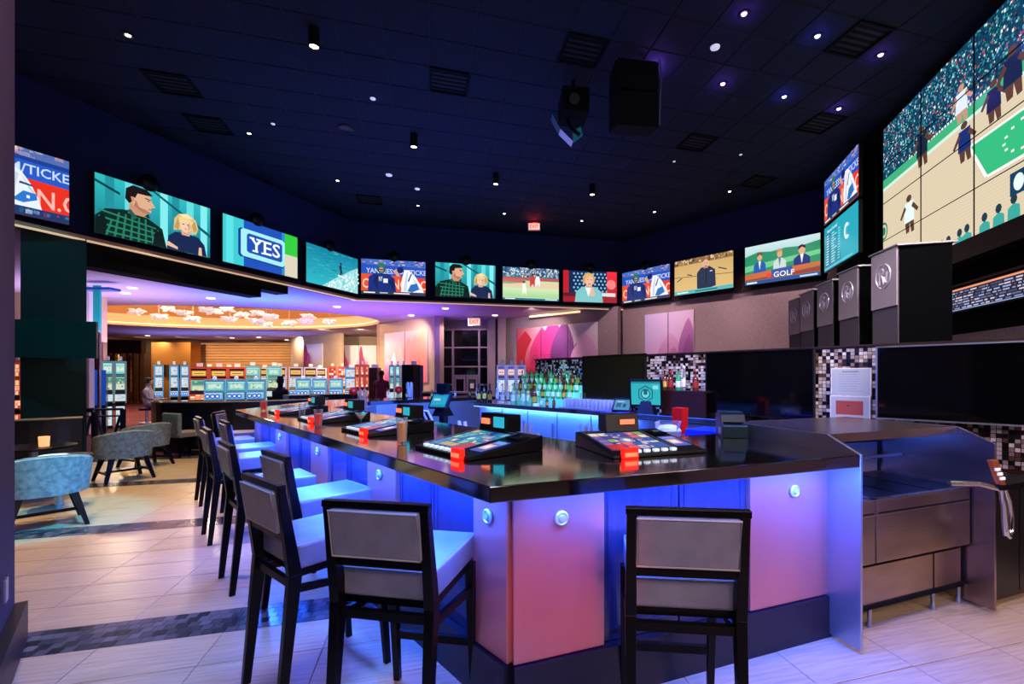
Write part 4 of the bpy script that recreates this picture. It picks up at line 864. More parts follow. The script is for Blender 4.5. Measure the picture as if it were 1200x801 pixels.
fascia(FF, dF, nF, [(0, .3), (1.1, 1.5)], tF, 'far')
dG = Vector((HF[0] - GF[0], HF[1] - GF[1])); tG = dG.length; dG = tuple(dG.normalized()); nG = (dG[1], -dG[0])
obj('dark_panel', seg_box(GF, dG, 0, tG, 0, 1.013, 0, .04, nG), M['dark_wood'], bar)
# bar end beside the steel station
obj('end_panel', MB().prism([(RF[0], RF[1]), (RF[0] + .03, RF[1] + .01), (RF[0] + .03 + nR[0] * .7, RF[1] + .01 + nR[1] * .7), (RF[0] + nR[0] * .7, RF[1] + nR[1] * .7)], 0, 1.013), M['dark_wood'], bar)
# inside faces, lit blue
def inner(p, q, name='inner_panel', z0=.05, z1=1.013, back=.06):
    p, q = Vector(p), Vector(q); d = (q - p).normalized(); n = Vector((-d.y, d.x)) * back
    obj(name, MB().prism([tuple(p + n), tuple(q + n), tuple(q + n * 2), tuple(p + n * 2)], z0, z1), M['steel_plain'], bar)
inner(F1, I0); inner(G1, F1); inner(H1, G1); inner(I0, REi)
def led(name, p, q, z, m='led_blue', w_=.02):
    return obj(name, MB().bar((p[0], p[1], z), (q[0], q[1], z), w_, .012), M[m], bar)
def sh(p, n, k): return (p[0] + n[0] * k, p[1] + n[1] * k)
led('led_strip', sh(CF, nL, -.1), sh(FF, nL, -.1), 1.006); led('led_strip', sh(CF, nR, -.1), sh(RF, nR, -.1), 1.006)
led('led_strip', sh(FF, nF, -.1), sh(GF, nF, -.1), 1.006)
nH = (nG[0], nG[1]); led('led_strip', sh(H1, nG, .03), sh(G1, nG, .03), 1.0); led('led_strip', sh(G1, nF, .03), sh(F1, nF, .03), 1.0)
# foot rail under the guests' side
for p, d, n, L_ in ((CF, dL, nL, 5.2), (CF, dR, nR, 1.9)):
    obj('foot_rail', MB().tube([(p[0] - n[0] * .12 + d[0] * (.1), p[1] - n[1] * .12 + d[1] * .1, .24), (p[0] - n[0] * .12 + d[0] * L_, p[1] - n[1] * .12 + d[1] * L_, .24)], .016, 8), M['chrome'], bar) if False else None

# ---------------------------------------------------------------- back wall with glass mosaic
WA0, WA1 = -5.55, 1.1; WB = 4.84; WTOP = 1.775
bw = struct('wall_bar', MB().prism([LW(WA0, WB), LW(WA1, WB), LW(WA1, WB + .11), LW(WA0, WB + .11)], 0, WTOP), M['brown_wood'])
struct('trim_8', MB().prism([LW(WA0 - .02, WB - .02), LW(WA1, WB - .02), LW(WA1, WB + .115), LW(WA0 - .02, WB + .115)], WTOP, WTOP + .02), M['brown_trim'])
mo = MB(); rm = random.Random(12); ts = .033
pal = ['d4c8c0', 'c8bcb6', 'd8d0c8', 'a89c96', '8c7c74', '5c4038', '2c1c18', '0c0a0c', '0c0a0c', '18141a', '1c1a22', 'a89488', 'c8bcb8', 'e4dcd8']
for i in range(int((WA1 - WA0) / ts)):
    for j in range(29):
        z = WTOP - .025 - j * ts; a = WA0 + (i + .5) * ts; c = LW(a, WB - .004)
        if a < -3.1 and z < 1.0: continue
        mo.box((c[0], c[1], z), (ts - .005, .012, ts - .005), aL, color=lin(hx(rm.choice(pal))), open_bottom=True)
o = obj('mosaic_tiles', mo, M['mosaic'], bw); o['kind'] = 'stuff'
def wall_tv(a0, a1, z0, z1, b, label):
    c = LW((a0 + a1) / 2, b); t = thing('television', label, 'television', (c[0], c[1], (z0 + z1) / 2), aL, 'switched-off televisions on the mosaic wall')
    W, H = a1 - a0, z1 - z0
    fr = MB()
    for s_ in (-1, 1): fr.box((s_ * (W / 2 - .006), -.004, 0), (.012, .05, H)); fr.box((0, -.004, s_ * (H / 2 - .006)), (W, .05, .012))
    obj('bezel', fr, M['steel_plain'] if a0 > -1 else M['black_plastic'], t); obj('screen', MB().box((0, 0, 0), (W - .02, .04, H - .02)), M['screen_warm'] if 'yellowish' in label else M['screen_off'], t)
    obj('wall_bracket', MB().box((0, .06, 0), (.4, .1, .3)), M['black_matte'], t)
def a_at(u, b): r = (u - PX) / F; return (r * nL[1] - nL[0]) * b / (E1[0] - r * E1[1])
def put(u, b, z=0): a = a_at(u, b); p = LW(a, b); return (p[0], p[1], z)
wall_tv(a_at(684, 4.72), a_at(757, 4.72), 1.20, 1.80, 4.72, 'switched-off television with a yellowish reflection above the rows of empty glasses')
wall_tv(a_at(828, 4.7), a_at(955, 4.7), 1.10, 1.775, 4.7, 'switched-off black television between the bottle niche and the framed notices')
wall_tv(a_at(1027, 4.72), a_at(1222, 4.72), 1.145, 1.765, 4.72, 'large switched-off television above the steel station, cut by the right edge')
# framed notices
c = put(997, 4.80, 1.46); t = thing('framed_notice', 'pale framed printed notice on the mosaic between two dark televisions', 'notice', c, aL)
n_ = Pic(.30, .235, 16, 12); n_.rect(0, 0, 16, 12, 'a8aebc'); r = random.Random(1)
for k in range(8): n_.rect(3, 1.6 + k * 1.1, 13 - r.uniform(0, 3), 1.9 + k * 1.1, '8c94b0', k == 0)
n_.rect(4.5, 10.4, 11.5, 11, '707894')
obj('paper', n_.mesh(), M['printed'], t, (0, -.012, 0)); obj('frame', MB().box((0, 0, 0), (.315, .02, .25)), M['paper'], t)
c = put(996, 4.80, 1.215); t = thing('framed_picture', 'small white-matted red wood-grain picture under the printed notice', 'picture', c, aL)
n_ = Pic(.30, .22, 16, 12); n_.rect(0, 0, 16, 12, 'a4a8b4'); n_.rect(2.2, 3, 13.6, 10, 'a4483c')
for k in range(6): n_.poly([(2.2, 3.6 + k), (8, 4.0 + k), (13.6, 3.5 + k), (13.6, 3.7 + k), (8, 4.2 + k), (2.2, 3.8 + k)], '7c2c28')
n_.disc(7.4, 7.5, .5, '5c1c1c')
obj('print', n_.mesh(), M['printed'], t, (0, -.012, 0)); obj('frame', MB().box((0, 0, 0), (.315, .02, .235)), M['paper'], t)

# ---------------------------------------------------------------- back counter
bc = thing('back_counter', 'dark back counter under the bottles with a blue-white light strip along its front', 'counter', (0, 0, 0))
BA0, BA1 = -6.6, -2.0
obj('worktop', MB().prism([LW(BA0, 4.25), LW(BA1, 4.25), LW(BA1, 4.83), LW(BA0, 4.83)], 1.03, 1.085), M['granite'], bc, bevel=.004)
for k in range(7):
    x0 = BA0 + .08 + k * .64; x1 = min(x0 + .62, BA1)
    cb = obj('cabinet_door', MB().prism([LW(x0, 4.42), LW(x1, 4.42), LW(x1, 4.46), LW(x0, 4.46)], .12, 1.0), M['steel_plain'], bc)
    h = LW(x1 - .06, 4.40); obj('door_handle', MB().box((h[0], h[1], .75), (.02, .02, .2), aL), M['chrome'], cb)
obj('carcass', MB().prism([LW(BA0 + .05, 4.47), LW(BA1, 4.47), LW(BA1, 4.82), LW(BA0 + .05, 4.82)], .02, 1.03), M['black_matte'], bc)
p, q = LW(BA0 + .05, 4.33), LW(-3.25, 4.33); obj('light_strip', MB().bar((p[0], p[1], 1.018), (q[0], q[1], 1.018), .03, .015), M['led_white'], bc)
# service bench with blue light at the right, towards the steel station
sb = thing('service_cabinet', 'low blue-lit service cabinet behind the receipt printer under the dark television', 'cabinet', (0, 0, 0))
obj('worktop', MB().prism([LW(-1.98, 4.3), LW(-1.2, 4.3), LW(-1.2, 4.83), LW(-1.98, 4.83)], .86, .9), M['granite'], sb)
obj('body', MB().prism([LW(-1.96, 4.34), LW(-1.22, 4.34), LW(-1.22, 4.82), LW(-1.96, 4.82)], .02, .86), M['steel_plain'], sb)
# wooden bottle niche
nc = thing('bottle_stand', 'dark red-brown wooden stand carrying three bottles beside the cash screen', 'stand', (0, 0, 0))
na0, na1 = a_at(778, 4.6), a_at(829, 4.6)
obj('front_board', MB().prism([LW(na0, 4.55), LW(na1, 4.55), LW(na1, 4.58), LW(na0, 4.58)], 1.085, 1.33), M['wood_shelf'], nc)
obj('top_board', MB().prism([LW(na0, 4.55), LW(na1, 4.55), LW(na1, 4.82), LW(na0, 4.82)], 1.33, 1.35), M['wood_shelf'], nc)

# ---------------------------------------------------------------- bottles and glasses
def bottle_mesh(r, h, neck=.35, shoulder=.62):
    return MB().lathe([(.0001, 0), (r * .95, 0), (r, h * .02), (r, h * shoulder * .92), (r * .86, h * shoulder), (r * neck, h * (shoulder + .12)), (r * neck * .9, h * .94), (r * neck, h * .95), (r * neck, h)], 12)
BT = {}
def bottle_type(key, r, h, glass, lab, cap):
    me = mesh_of('glass_body', bottle_mesh(r, h)); me.materials.append(M[glass])
    lb = mesh_of('paper_label', MB().lathe([(r * 1.02, h * .16), (r * 1.02, h * .46)], 12)); lb.materials.append(M[lab])
    cp = mesh_of('cap', MB().lathe([(r * .4, h * .95), (r * .4, h * 1.03), (.0001, h * 1.03)], 10)); cp.materials.append(M[cap]); BT[key] = (me, lb, cp)
bottle_type('clear', .036, .29, 'clear_bottle', 'label_white', 'steel_plain'); bottle_type('green', .038, .28, 'green_lit_glass', 'label_white', 'black_plastic')
bottle_type('amber', .04, .27, 'amber_bottle', 'label_yellow', 'black_plastic'); bottle_type('dark', .036, .3, 'dark_bottle', 'label_yellow', 'black_plastic'); bottle_type('red', .04, .26, 'amber_bottle', 'label_red', 'red_plastic')
bottle_type('slim', .03, .33, 'clear_bottle', 'label_white', 'white')
DESC = {'clear': 'clear glass bottle with pale label', 'green': 'green-lit glass bottle', 'amber': 'brown spirit bottle with yellow label', 'dark': 'black glass bottle with yellow label', 'red': 'brown bottle with red label', 'slim': 'tall slim clear bottle with white cap'}
def bottle(kind, loc, label, group, sc_=1.0):
    t = thing('bottle', label, 'bottle', loc, 0, group); t.scale = (sc_, sc_, sc_)
    for nme, me in zip(('glass_body', 'paper_label', 'cap'), BT[kind]): obj(nme, me, None, t)
    return t
rb = random.Random(21); k = 0
# left cluster, standing low on the counter
kinds = ['dark', 'dark', 'dark', 'slim', 'clear', 'slim', 'clear', 'clear', 'slim', 'clear', 'amber']
for i, u in enumerate((561, 567.5, 574, 583, 589, 595, 601, 607, 613, 619, 626)):
    b = 4.42 + (i % 2) * .16; bottle(kinds[i], put(u, b, 1.085), '%s, %s from left at the back counter left end' % (DESC[kinds[i]], nth(i)), 'bottles at the left end of the back counter', 1.0 if i < 3 else 1.05)
# stepped stand, three lit tiers
st = thing('stepped_bottle_stand', 'stepped stand glowing green between the bottles in front of the mosaic wall', 'stand', (0, 0, 0))
a0, a1 = a_at(606, 4.7), a_at(683, 4.7)
for i in range(3): obj('step', MB().prism([LW(a0, 4.56 + i * .085), LW(a1, 4.56 + i * .085), LW(a1, 4.825), LW(a0, 4.825)], 1.085 + i * .1, 1.185 + i * .1), mat('green_step%d' % i, 'a0e8c0', .3, emit='24c070', es=.22) if i == 0 else M['green_step0'], st)
for tier in range(3):
    for i in range(12):
        kd = rb.choice(['green', 'green', 'clear', 'amber', 'dark', 'red', 'green']); a = a0 + .05 + (a1 - a0 - .1) * (i + .5 * (tier % 2)) / 12.0; c = LW(a, 4.60 + tier * .085)
        bottle(kd, (c[0], c[1], 1.185 + tier * .1), '%s, %s from left, %s row of the green-lit stand' % (DESC[kd], nth(i), ('lowest', 'middle', 'top')[tier]), 'bottles on the green-lit stand', .8)
for i, (u, kd) in enumerate(((779, 'amber'), (786, 'red'), (795, 'green'), (801, 'slim'), (815, 'red'))):
    bottle(kd, put(u, 4.68, 1.35 if i > 1 else 1.35), '%s, %s from left on the brown wooden stand' % (DESC[kd], nth(i)), 'bottles on the wooden stand', .85)
for i, (u, kd) in enumerate(((641, 'amber'), (649, 'red'), (634, 'clear'))):
    bottle(kd, put(u, 4.36, 1.085), '%s, low before the green stand, %s' % (DESC[kd], ('middle of three', 'right of three', 'left of three')[i]), 'low bottles before the green stand', .55)
tum = mesh_of('tumbler', MB().lathe([(.0001, 0), (.03, 0), (.036, .13), (.033, .13), (.028, .01), (.0001, .01)], 12)); tum.materials.append(M['thin_glass'])
for row in range(3):
    for i in range(13):
        o = obj('tumbler', tum, None, None, put(663 + i * 4.7 + row * 1.4, 4.32 + row * .09, 1.086)); tag(o, 'empty tumbler, %s from the left in the %s row on the back counter' % (nth(i), ('front', 'middle', 'rear')[row]), 'glass', 'empty tumblers in rows on the back counter')
o = obj('coaster_stack', MB().lathe([(.055, 0), (.055, .04), (.0001, .04)], 14), M['label_white'], None, put(628, 4.32, 1.086)); tag(o, 'small pale stack of coasters at the front of the back counter', 'coasters')
mt = obj('purple_mat', MB().box((0, 0, .003), (.5, .16, .006)), M['purple_mat'], None, put(722, 4.36, 1.086), aL); tag(mt, 'purple bar mat in front of the tablet', 'mat')
rt = obj('drip_rail', MB().box((0, 0, .008), (.5, .06, .016)), M['steel_plain'], None, put(672, 4.26, 1.086), aL); tag(rt, 'narrow ribbed metal rail along the front edge of the back counter', 'rail')
# cash terminal and tablet
def screen_thing(name, label, cat, loc, rz, W, H, tilt, picm, base=True, zc=.22):
    t = thing(name, label, cat, loc, rz)
    s_ = obj('screen', picm, M['game_picture'], t, (0, -.02, zc)); s_.rotation_euler = (-tilt, 0, 0)
    c_ = obj('case', MB().box((0, .005, 0), (W + .05, .04, H + .05)), M['black_plastic'], t, (0, 0, zc), bevel=.006); c_.rotation_euler = (-tilt, 0, 0)
    if base: obj('stand', MB().frustum((0, .05, 0), (.2, .2), (0, .04, zc), (.06, .05)), M['black_plastic'], t)
    return t
n_ = Pic(.34, .27, 16, 12); n_.rect(0, 0, 16, 12, '2ab4bc').rect(0, 11, 16, 12, '1a7c88')
pts = [(8 + 4.6 * math.cos(PI / 6 + k * PI / 3), 5.6 + 4.4 * math.sin(PI / 6 + k * PI / 3)) for k in range(6)]
n_.poly(pts, '1c5c70').poly([(8 + (x - 8) * .86, 5.6 + (y - 5.6) * .86) for x, y in pts], '2ab4bc').disc(8, 5.6, 2.6, '1c5c70').disc(8, 5.6, 2.0, '66d8dc').rect(7, 5.2, 9, 7.6, '1c5c70').rect(12, 8, 15, 10, '7fe0e4')
screen_thing('cash_terminal', 'cash terminal with tilted teal screen and hexagon emblem on the back counter', 'cash register', put(757, 4.38, 1.085), aL + .35, .34, .27, -.1, n_.mesh(), zc=.235)
n_ = Pic(.2, .14, 16, 12); n_.rect(0, 0, 16, 12, '4c8ca8').rect(2, 3, 7, 8, '2a5c78').rect(9, 3, 12, 7, '1c4460').rect(2, 9, 10, 10, 'b0dce8')
screen_thing('tablet', 'small pale blue tablet leaning back, left of the cash terminal', 'tablet', put(730, 4.34, 1.085), aL + .25, .2, .14, .6, n_.mesh(), zc=.09)
# red cup, white tub, blue container of drinks labels
o = obj('red_cup', MB().frustum((0, 0, 0), (.09, .09), (0, 0, .24), (.11, .11)), M['red_plastic'], None, put(797, 3.75, .98)); o.rotation_euler[2] = aL; tag(o, 'tall bright red square container behind the right gaming terminal', 'container')
tb = thing('ice_tub', 'clear plastic tub of pale napkins behind the right gaming terminal', 'tub', put(783, 3.3, .98), aR)
obj('wall', MB().lathe([(.10, 0), (.13, .15), (.135, .15), (.128, .148), (.098, .004)], 4), M['thin_glass'], tb); obj('napkins', MB().lathe([(.0001, 0), (.09, 0), (.11, .08), (.07, .12), (.0001, .13)], 9), M['white'], tb)
bx = thing('blue_ice_bin', 'blue-lit bin with white lettered panel behind the right gaming terminal', 'bin', put(835, 3.62, .0), aL)
obj('body', MB().box((0, 0, .56), (.34, .3, 1.0)), mat('blue_light_tint', '1438c8', .35), bx)  # blue light on the bin is put into its body colour
n_ = Pic(.10, .22, 8, 16); n_.rect(0, 0, 8, 16, '5c7cf0'); r = random.Random(2)
for k in range(26): x = r.uniform(.4, 5); y = r.uniform(.4, 14.5); n_.rect(x, y, x + r.uniform(.6, 2.4), y + r.uniform(.4, 1.2), 'e8ecff', k == 0)
obj('printed_panel', n_.mesh(), M['printed'], bx, (.10, -.155, .93))
obj('base', MB().box((0, 0, .03), (.32, .28, .06)), M['black_matte'], bx)

# receipt printer on the right wing
pr = thing('receipt_printer', 'dark teal receipt printer with white label at the right end of the bar', 'printer', P(857, 511, 1.08) + (1.08,), aR - .5)
obj('case', MB().prof([(-.11, 0), (.12, 0), (.12, .16), (-.03, .16), (-.05, .1), (-.11, .085)], -.085, .085), M['teal_case'], pr, bevel=.006)
obj('lid', MB().box((0, .05, .168), (.15, .13, .016)), M['teal_case'], pr, bevel=.004)
obj('sticker', MB().box((-.087, -.03, .045), (.003, .06, .045)), M['label_white'], pr); obj('slot', MB().box((0, -.06, .103), (.13, .03, .008)), M['black_matte'], pr)

# ---------------------------------------------------------------- countertop gaming terminals
def game_pic(seed, W, H):
    p = Pic(W, H, 16, 12); r = random.Random(seed); p.rect(0, 0, 16, 12, '16406c')
    cs = ['2c7cac', '40a0b8', '1c4c88', '5cb4c0', '8ccc9c', '284088', '3c6cb0', 'c8b070', '70b0d0'] if seed % 2 else ['50489c', '8c6cb8', 'e8d8c8', '90a860', '3c3c8c', '6c5cac', 'd86878', 'c8c0d8', '3858b0']
    for i in range(6):
        for j in range(5): x0 = .3 + i * 2.6; y0 = .4 + j * 2.3; p.rect(x0, y0, x0 + 2.35, y0 + 2.0, r.choice(cs), j == 0 and i == 0)
    p.l += 1
    for k in range(26): x = r.uniform(.5, 15); y = r.uniform(.5, 11); p.rect(x, y, x + r.uniform(.4, 1.4), y + r.uniform(.2, .8), r.choice(cs + ['e8f0f0', 'f0e0a0']), False)
    p.disc(8, 6, 1.6, '2c98b4').disc(8, 6, .9, 'c8e8e4').rect(0, 0, 4.5, 3.4, 'c8303c' if seed % 2 == 0 else '2c7cac').rect(11.6, 0, 16, 3.6, 'c04048' if seed % 2 else '3c5ca8'); return p
def terminal(label, loc, rz, seed, flip=1, fast=False):
    t = thing('gaming_terminal', label, 'gaming terminal', loc, rz, 'gaming terminals set along the bar'); W, D, h0, h1 = .58, .50, .018, .085
    zz = lambda y: h0 + (h1 - h0) * (y + D / 2) / D; tl = math.atan2(h1 - h0, D)
    obj('base', MB().prof([(-D / 2, 0), (D / 2, 0), (D / 2, h1), (-D / 2, h0)], -W / 2, W / 2), M['black_plastic'], t, bevel=.004)
    s_ = obj('screen', game_pic(seed, .37, .36).mesh(), M['game_picture'], t, (-.07 * flip, .0, zz(0) + .004)); s_.rotation_euler = (-(PI / 2 - tl), 0, 0)
    bz = MB()
    for x, y, a, b in ((-.07 * flip - .195, 0, .02, .41), (-.07 * flip + .195, 0, .02, .41), (-.07 * flip, .195, .41, .02), (-.07 * flip, -.195, .41, .02)): bz.box((x, y, zz(y) + .004), (a, b, .008 + .02 * (b > .1) * 0))
    f = MB(); f.add([(x, y, zz(y) + .009) for x, y in ((-.07 * flip - .2, -.2), (-.07 * flip + .2, -.2), (-.07 * flip + .2, .2), (-.07 * flip - .2, .2), (-.07 * flip - .185, -.182), (-.07 * flip + .185, -.182), (-.07 * flip + .185, .182), (-.07 * flip - .185, .182))], [(0, 1, 5, 4), (1, 2, 6, 5), (2, 3, 7, 6), (3, 0, 4, 7)])
    obj('screen_rim', f, M['steel_plain'], t)
    for k in range(6):
        x = (-.07 + (k - 2.5) * .055) * flip + .02; obj('button', MB().box((x, -D / 2 + .022, zz(-D / 2 + .022) + .009), (.032, .026, .016)), M['button_white'], t, bevel=.003)
    # side strip with card reader panels
    x = .21 * flip
    g = Pic(.11, .2, 8, 14); g.rect(0, 0, 8, 14, '4c5cc0').rect(1, 3, 6, 9, 'e8b8a0').rect(2, 4.5, 5, 7.5, 'f0e8e8').rect(1, 10, 7, 13, '7c8cd8')
    q = obj('card_panel', g.mesh(), M['game_picture'], t, (x, -.06, zz(-.06) + .003)); q.rotation_euler = (-(PI / 2 - tl), 0, 0)
    obj('card_slot', MB().box((x, .13, zz(.13) + .004), (.1, .09, .012)), M['black_matte'], t); obj('key_plate', MB().box((x, .13, zz(.13) + .011), (.05, .035, .006)), M['chrome'], t)
    xr = (.285 if flip > 0 else .285) * (1 if flip > 0 else -1) * (-1 if seed == 2 else 1)
    xr = .2 if seed != 2 else -.2
    b = obj('bill_slot', MB().box((xr, -D / 2 - .008, .028), (.09, .03, .055)), M['red_glow'], t, bevel=.003); obj('bill_slit', MB().box((xr, -D / 2 - .025, .022), (.07, .006, .02)), M['orange_glow'], b)
    # upright display box at the back
    dx = .0 if seed == 2 else -.10; hwb = .115 if seed == 2 else .14
    d = obj('display_box', MB().prof([(-.02, 0), (.10, 0), (.10, .105), (.0, .11)], dx - hwb, dx + hwb), M['black_plastic'], t, (0, D / 2 - .06, h1 - .002), bevel=.003)
    obj('small_readout', MB().box((dx - .07, -.018, .06), (.085, .008, .035)), M['orange_glow'], d) if seed != 2 else obj('small_readout', MB().box((dx + .03, -.018, .06), (.1, .008, .03)), M['orange_glow'], d)
    if seed != 2: obj('readout_screen', MB().box((dx + .07, -.018, .06), (.1, .008, .065)), M['cyan_glow'], d)
    return t
def ctr(front, d, n, k): return (front[0] + n[0] * k, front[1] + n[1] * k, 1.081)
c1 = (-.545, 2.56)
terminal('gaming terminal nearest the bar corner on the left wing, blue tiled screen', (c1[0] + nL[0] * .14, c1[1] + nL[1] * .14, 1.081), aL, 1)
terminal('gaming terminal on the right wing with purple and red screen, before the receipt printer', (.49, 2.665, 1.081), aR, 2)
labs = ['second gaming terminal from the corner, behind the martini glass', 'third gaming terminal from the corner, beside the tall red drink', 'farthest gaming terminal on the left wing, near the counter end']
for k in range(3):
    q = 1.26 * (k + 1); terminal(labs[k], (c1[0] + nL[0] * .14 + dL[0] * q, c1[1] + nL[1] * .14 + dL[1] * q, 1.081), aL, 3 + 2 * k)

# ---------------------------------------------------------------- drinks on the bar
def drink(name, label, loc, r, h, liq, lz):
    t = thing(name, label, 'drink', loc)
    obj('glass', MB().lathe([(.0001, 0), (r * .8, 0), (r, h), (r * .94, h), (r * .74, .012), (.0001, .012)], 18), M['thin_glass'], t)
    if liq: obj('liquid', MB().lathe([(.0001, .014), (r * .73, .014), (r * (.73 + .2 * lz), h * lz), (.0001, h * lz)], 16), M[liq], t)
    return t
drink('red_cocktail', 'red cocktail in a tumbler near the far left end of the bar', P(309, 481, 1.08) + (1.08,), .042, .13, 'red_liquid', .85)
drink('red_cocktail', 'tall red drink on the left wing, closer to the bar corner', P(373, 500, 1.08) + (1.08,), .036, .15, 'red_liquid', .75)
drink('beer_glass', 'tall glass of amber beer beside the bar edge near the corner', P(471, 519, 1.08) + (1.08,), .036, .165, 'amber_liquid', .8)
drink('water_glass', 'small empty glass left of the tall red drink', P(354, 490, 1.08) + (1.08,), .034, .15, None, 0)
t = thing('martini_glass', 'stemmed cocktail glass with blue garnish in front of the second terminal', 'drink', P(423, 502, 1.08) + (1.08,))
obj('glass', MB().lathe([(.035, 0), (.035, .003), (.005, .008), (.004, .07), (.05, .13), (.048, .13), (.0001, .075)], 18), M['thin_glass'], t); obj('garnish', MB().ball((.02, 0, .125), .016, 10, 6), M['cyan_glow'], t); obj('liquid', MB().lathe([(.0001, .078), (.034, .11), (.0001, .11)], 14), M['amber_liquid'], t)
for i, (u, v) in enumerate(((606, 507), (613, 509), (620, 508), (628, 522), (684, 515), (690, 517))):
    o = obj('short_glass', tum, None, None, P(u, v, 1.081) + (1.081,)); o.scale = (.8, .8, .62 if i < 4 else .8)
    tag(o, ('short clear glass, %s from the left of those between the two near terminals' % nth(i)), 'glass', 'short glasses between the near terminals')
nk = obj('napkin_stack', MB().prism([(0, 0), (.16, 0), (.16, .12), (0, .12)], 0, .03), M['white'], None, P(330, 477, 1.08) + (1.081,), .6); tag(nk, 'pale stack of napkins on the far left wing of the bar', 'napkins')
# bar gear on the inside
for i, (u, z) in enumerate(((414, 1.32), (467, 1.32))):
    p_ = PYD(u, 458, 8.2 + i * .9); t = thing('red_globe_lamp', 'red globe on a short stem behind the bar, %s of two' % ('left', 'right')[i], 'lamp', (p_[0], p_[1], 1.08))
    obj('globe', MB().ball((0, 0, .17), .075, 14, 8), M['red_plastic'], t); obj('stem', MB().tube([(0, 0, 0), (0, 0, .1)], .015, 8), M['black_plastic'], t); obj('foot', MB().lathe([(.06, 0), (.06, .015), (.0001, .02)], 12), M['black_plastic'], t)
for i, (u, Y, h) in enumerate(((425, 6.9, .30), (480, 9.5, .30))):
    X = (u - PX) / F * Y; t = thing('straw_dispenser', 'clear cylinder of straws on the inside of the bar, %s of two' % ('nearer', 'farther')[i], 'dispenser', (X, Y, 1.08 if i else 1.0))
    obj('cylinder', MB().lathe([(.0001, 0), (.07, 0), (.07, h), (.064, h), (.064, .01), (.0001, .01)], 16), M['thin_glass'], t)
    for q in range(8): obj('straw', MB().tube([(.03 * math.cos(q), .03 * math.sin(q), .01), (.045 * math.cos(q + .4), .045 * math.sin(q + .4), h + .02)], .006, 5), M['white'], t)
n_ = Pic(.26, .18, 16, 12); n_.rect(0, 0, 16, 12, '1a8ca8').rect(1, 2, 15, 10, '2ca4b8').rect(2, 6, 9, 8, '9ce0e8')
t = screen_thing('order_screen', 'order screen glowing teal on a dark post inside the bar, left of the bottles', 'screen', (*[ (516 - PX) / F * 5.9, 5.9 ], 1.0), -.5, .26, .18, .5, n_.mesh(), zc=.2)
obj('upper_box', MB().box((0, .06, .36), (.16, .08, .12)), M['black_plastic'], t)
obj('post', MB().box((0, .06, .0), (.08, .08, .62)), M['black_plastic'], t)
# under-bar island inside, with ice bins and hoses
ib = thing('under_bar_station', 'blue-lit metal ice station with hoses on the inner side of the left wing', 'station', (0, 0, 0))
p0, p1 = LW(-6.0, 2.25), LW(-3.3, 2.25)
obj('bin_front', MB().prism([LW(-6.2, 2.66), LW(-3.2, 2.66), LW(-3.2, 2.7), LW(-6.2, 2.7)], .25, .86), M['steel_plain'], ib)
obj('bin_top', MB().prism([LW(-6.2, 2.2), LW(-3.2, 2.2), LW(-3.2, 2.7), LW(-6.2, 2.7)], .84, .87), M['steel_plain'], ib)
for k in range(4):
    a = LW(-5.35 + k * .07, 2.4); b = LW(-5.0 + k * .07, 2.75); obj('hose', MB().tube([(a[0], a[1], .87), (a[0] * .8 + b[0] * .2, a[1] * .8 + b[1] * .2, 1.12), (a[0] * .4 + b[0] * .6, a[1] * .4 + b[1] * .6, 1.1), (b[0], b[1], .7)], .014, 6), M['white'] if k % 2 else M['black_plastic'], ib)
for k in range(2):
    a = LW(-4.55 + k * .12, 2.8); obj('soda_gun', MB().tube([(a[0], a[1], 1.0), (a[0] + .02, a[1], .86), (a[0] + .09, a[1] + .03, .80)], [.02, .028, .02], 8), M['white'], ib)
obj('drain_board', MB().prism([LW(-3.1, 2.2), LW(-1.9, 2.2), LW(-1.9, 2.55), LW(-3.1, 2.55)], .84, .87), M['steel_plain'], ib)
# goods on the far counter
rg = random.Random(5)
for i in range(16):
    t_ = i / 15; x = -2.9 + (H1[0] + 2.9) * t_; y = 8.5 + (H1[1] - 8.5) * t_ ; kd = ['clear', 'amber', 'dark', 'clear'][i % 4]
    if i in (3, 4, 9): continue
    bottle(kd, (x - .3, y + .3, 1.08), '%s, %s from left along the far counter' % (DESC[kd], nth(i)), 'bottles on the far counter', .62)
# ================================================================== STEEL STATION, right of the bar
S0 = RE; SW = 1.225
S1 = (S0[0] + dR[0] * SW, S0[1] + dR[1] * SW)
st = thing('steel_station', 'stainless steel station between two tall side plates at the right bar end', 'station', (S0[0], S0[1], 0), aR)
# local x along dR, local y into the bar
def plate(x):
    return MB().add([(x + s_, y, z) for s_ in (-.009, .009) for y, z in ((0, .02), (1.02, .02), (1.02, 1.17), (.2, 1.17), (0, 1.08))], [(0, 1, 2, 3, 4)[::1], (9, 8, 7, 6, 5)] + [(i, 5 + i, 5 + (i + 1) % 5, (i + 1) % 5) for i in range(5)])
obj('side_plate', plate(0.012), M['steel_plain'], st, bevel=.002); obj('side_plate', plate(SW), M['steel'], st, bevel=.002)
obj('top_shelf', MB().box((SW / 2, .61, 1.162), (SW - .03, .82, .014)), M['steel'], st, bevel=.002)
obj('shelf_lip', MB().box((SW / 2, .205, 1.14), (SW - .03, .012, .045)), M['steel'], st)
obj('back_plate', MB().box((SW / 2, 1.01, .98), (SW - .03, .012, .35)), M['steel_plain'], st)
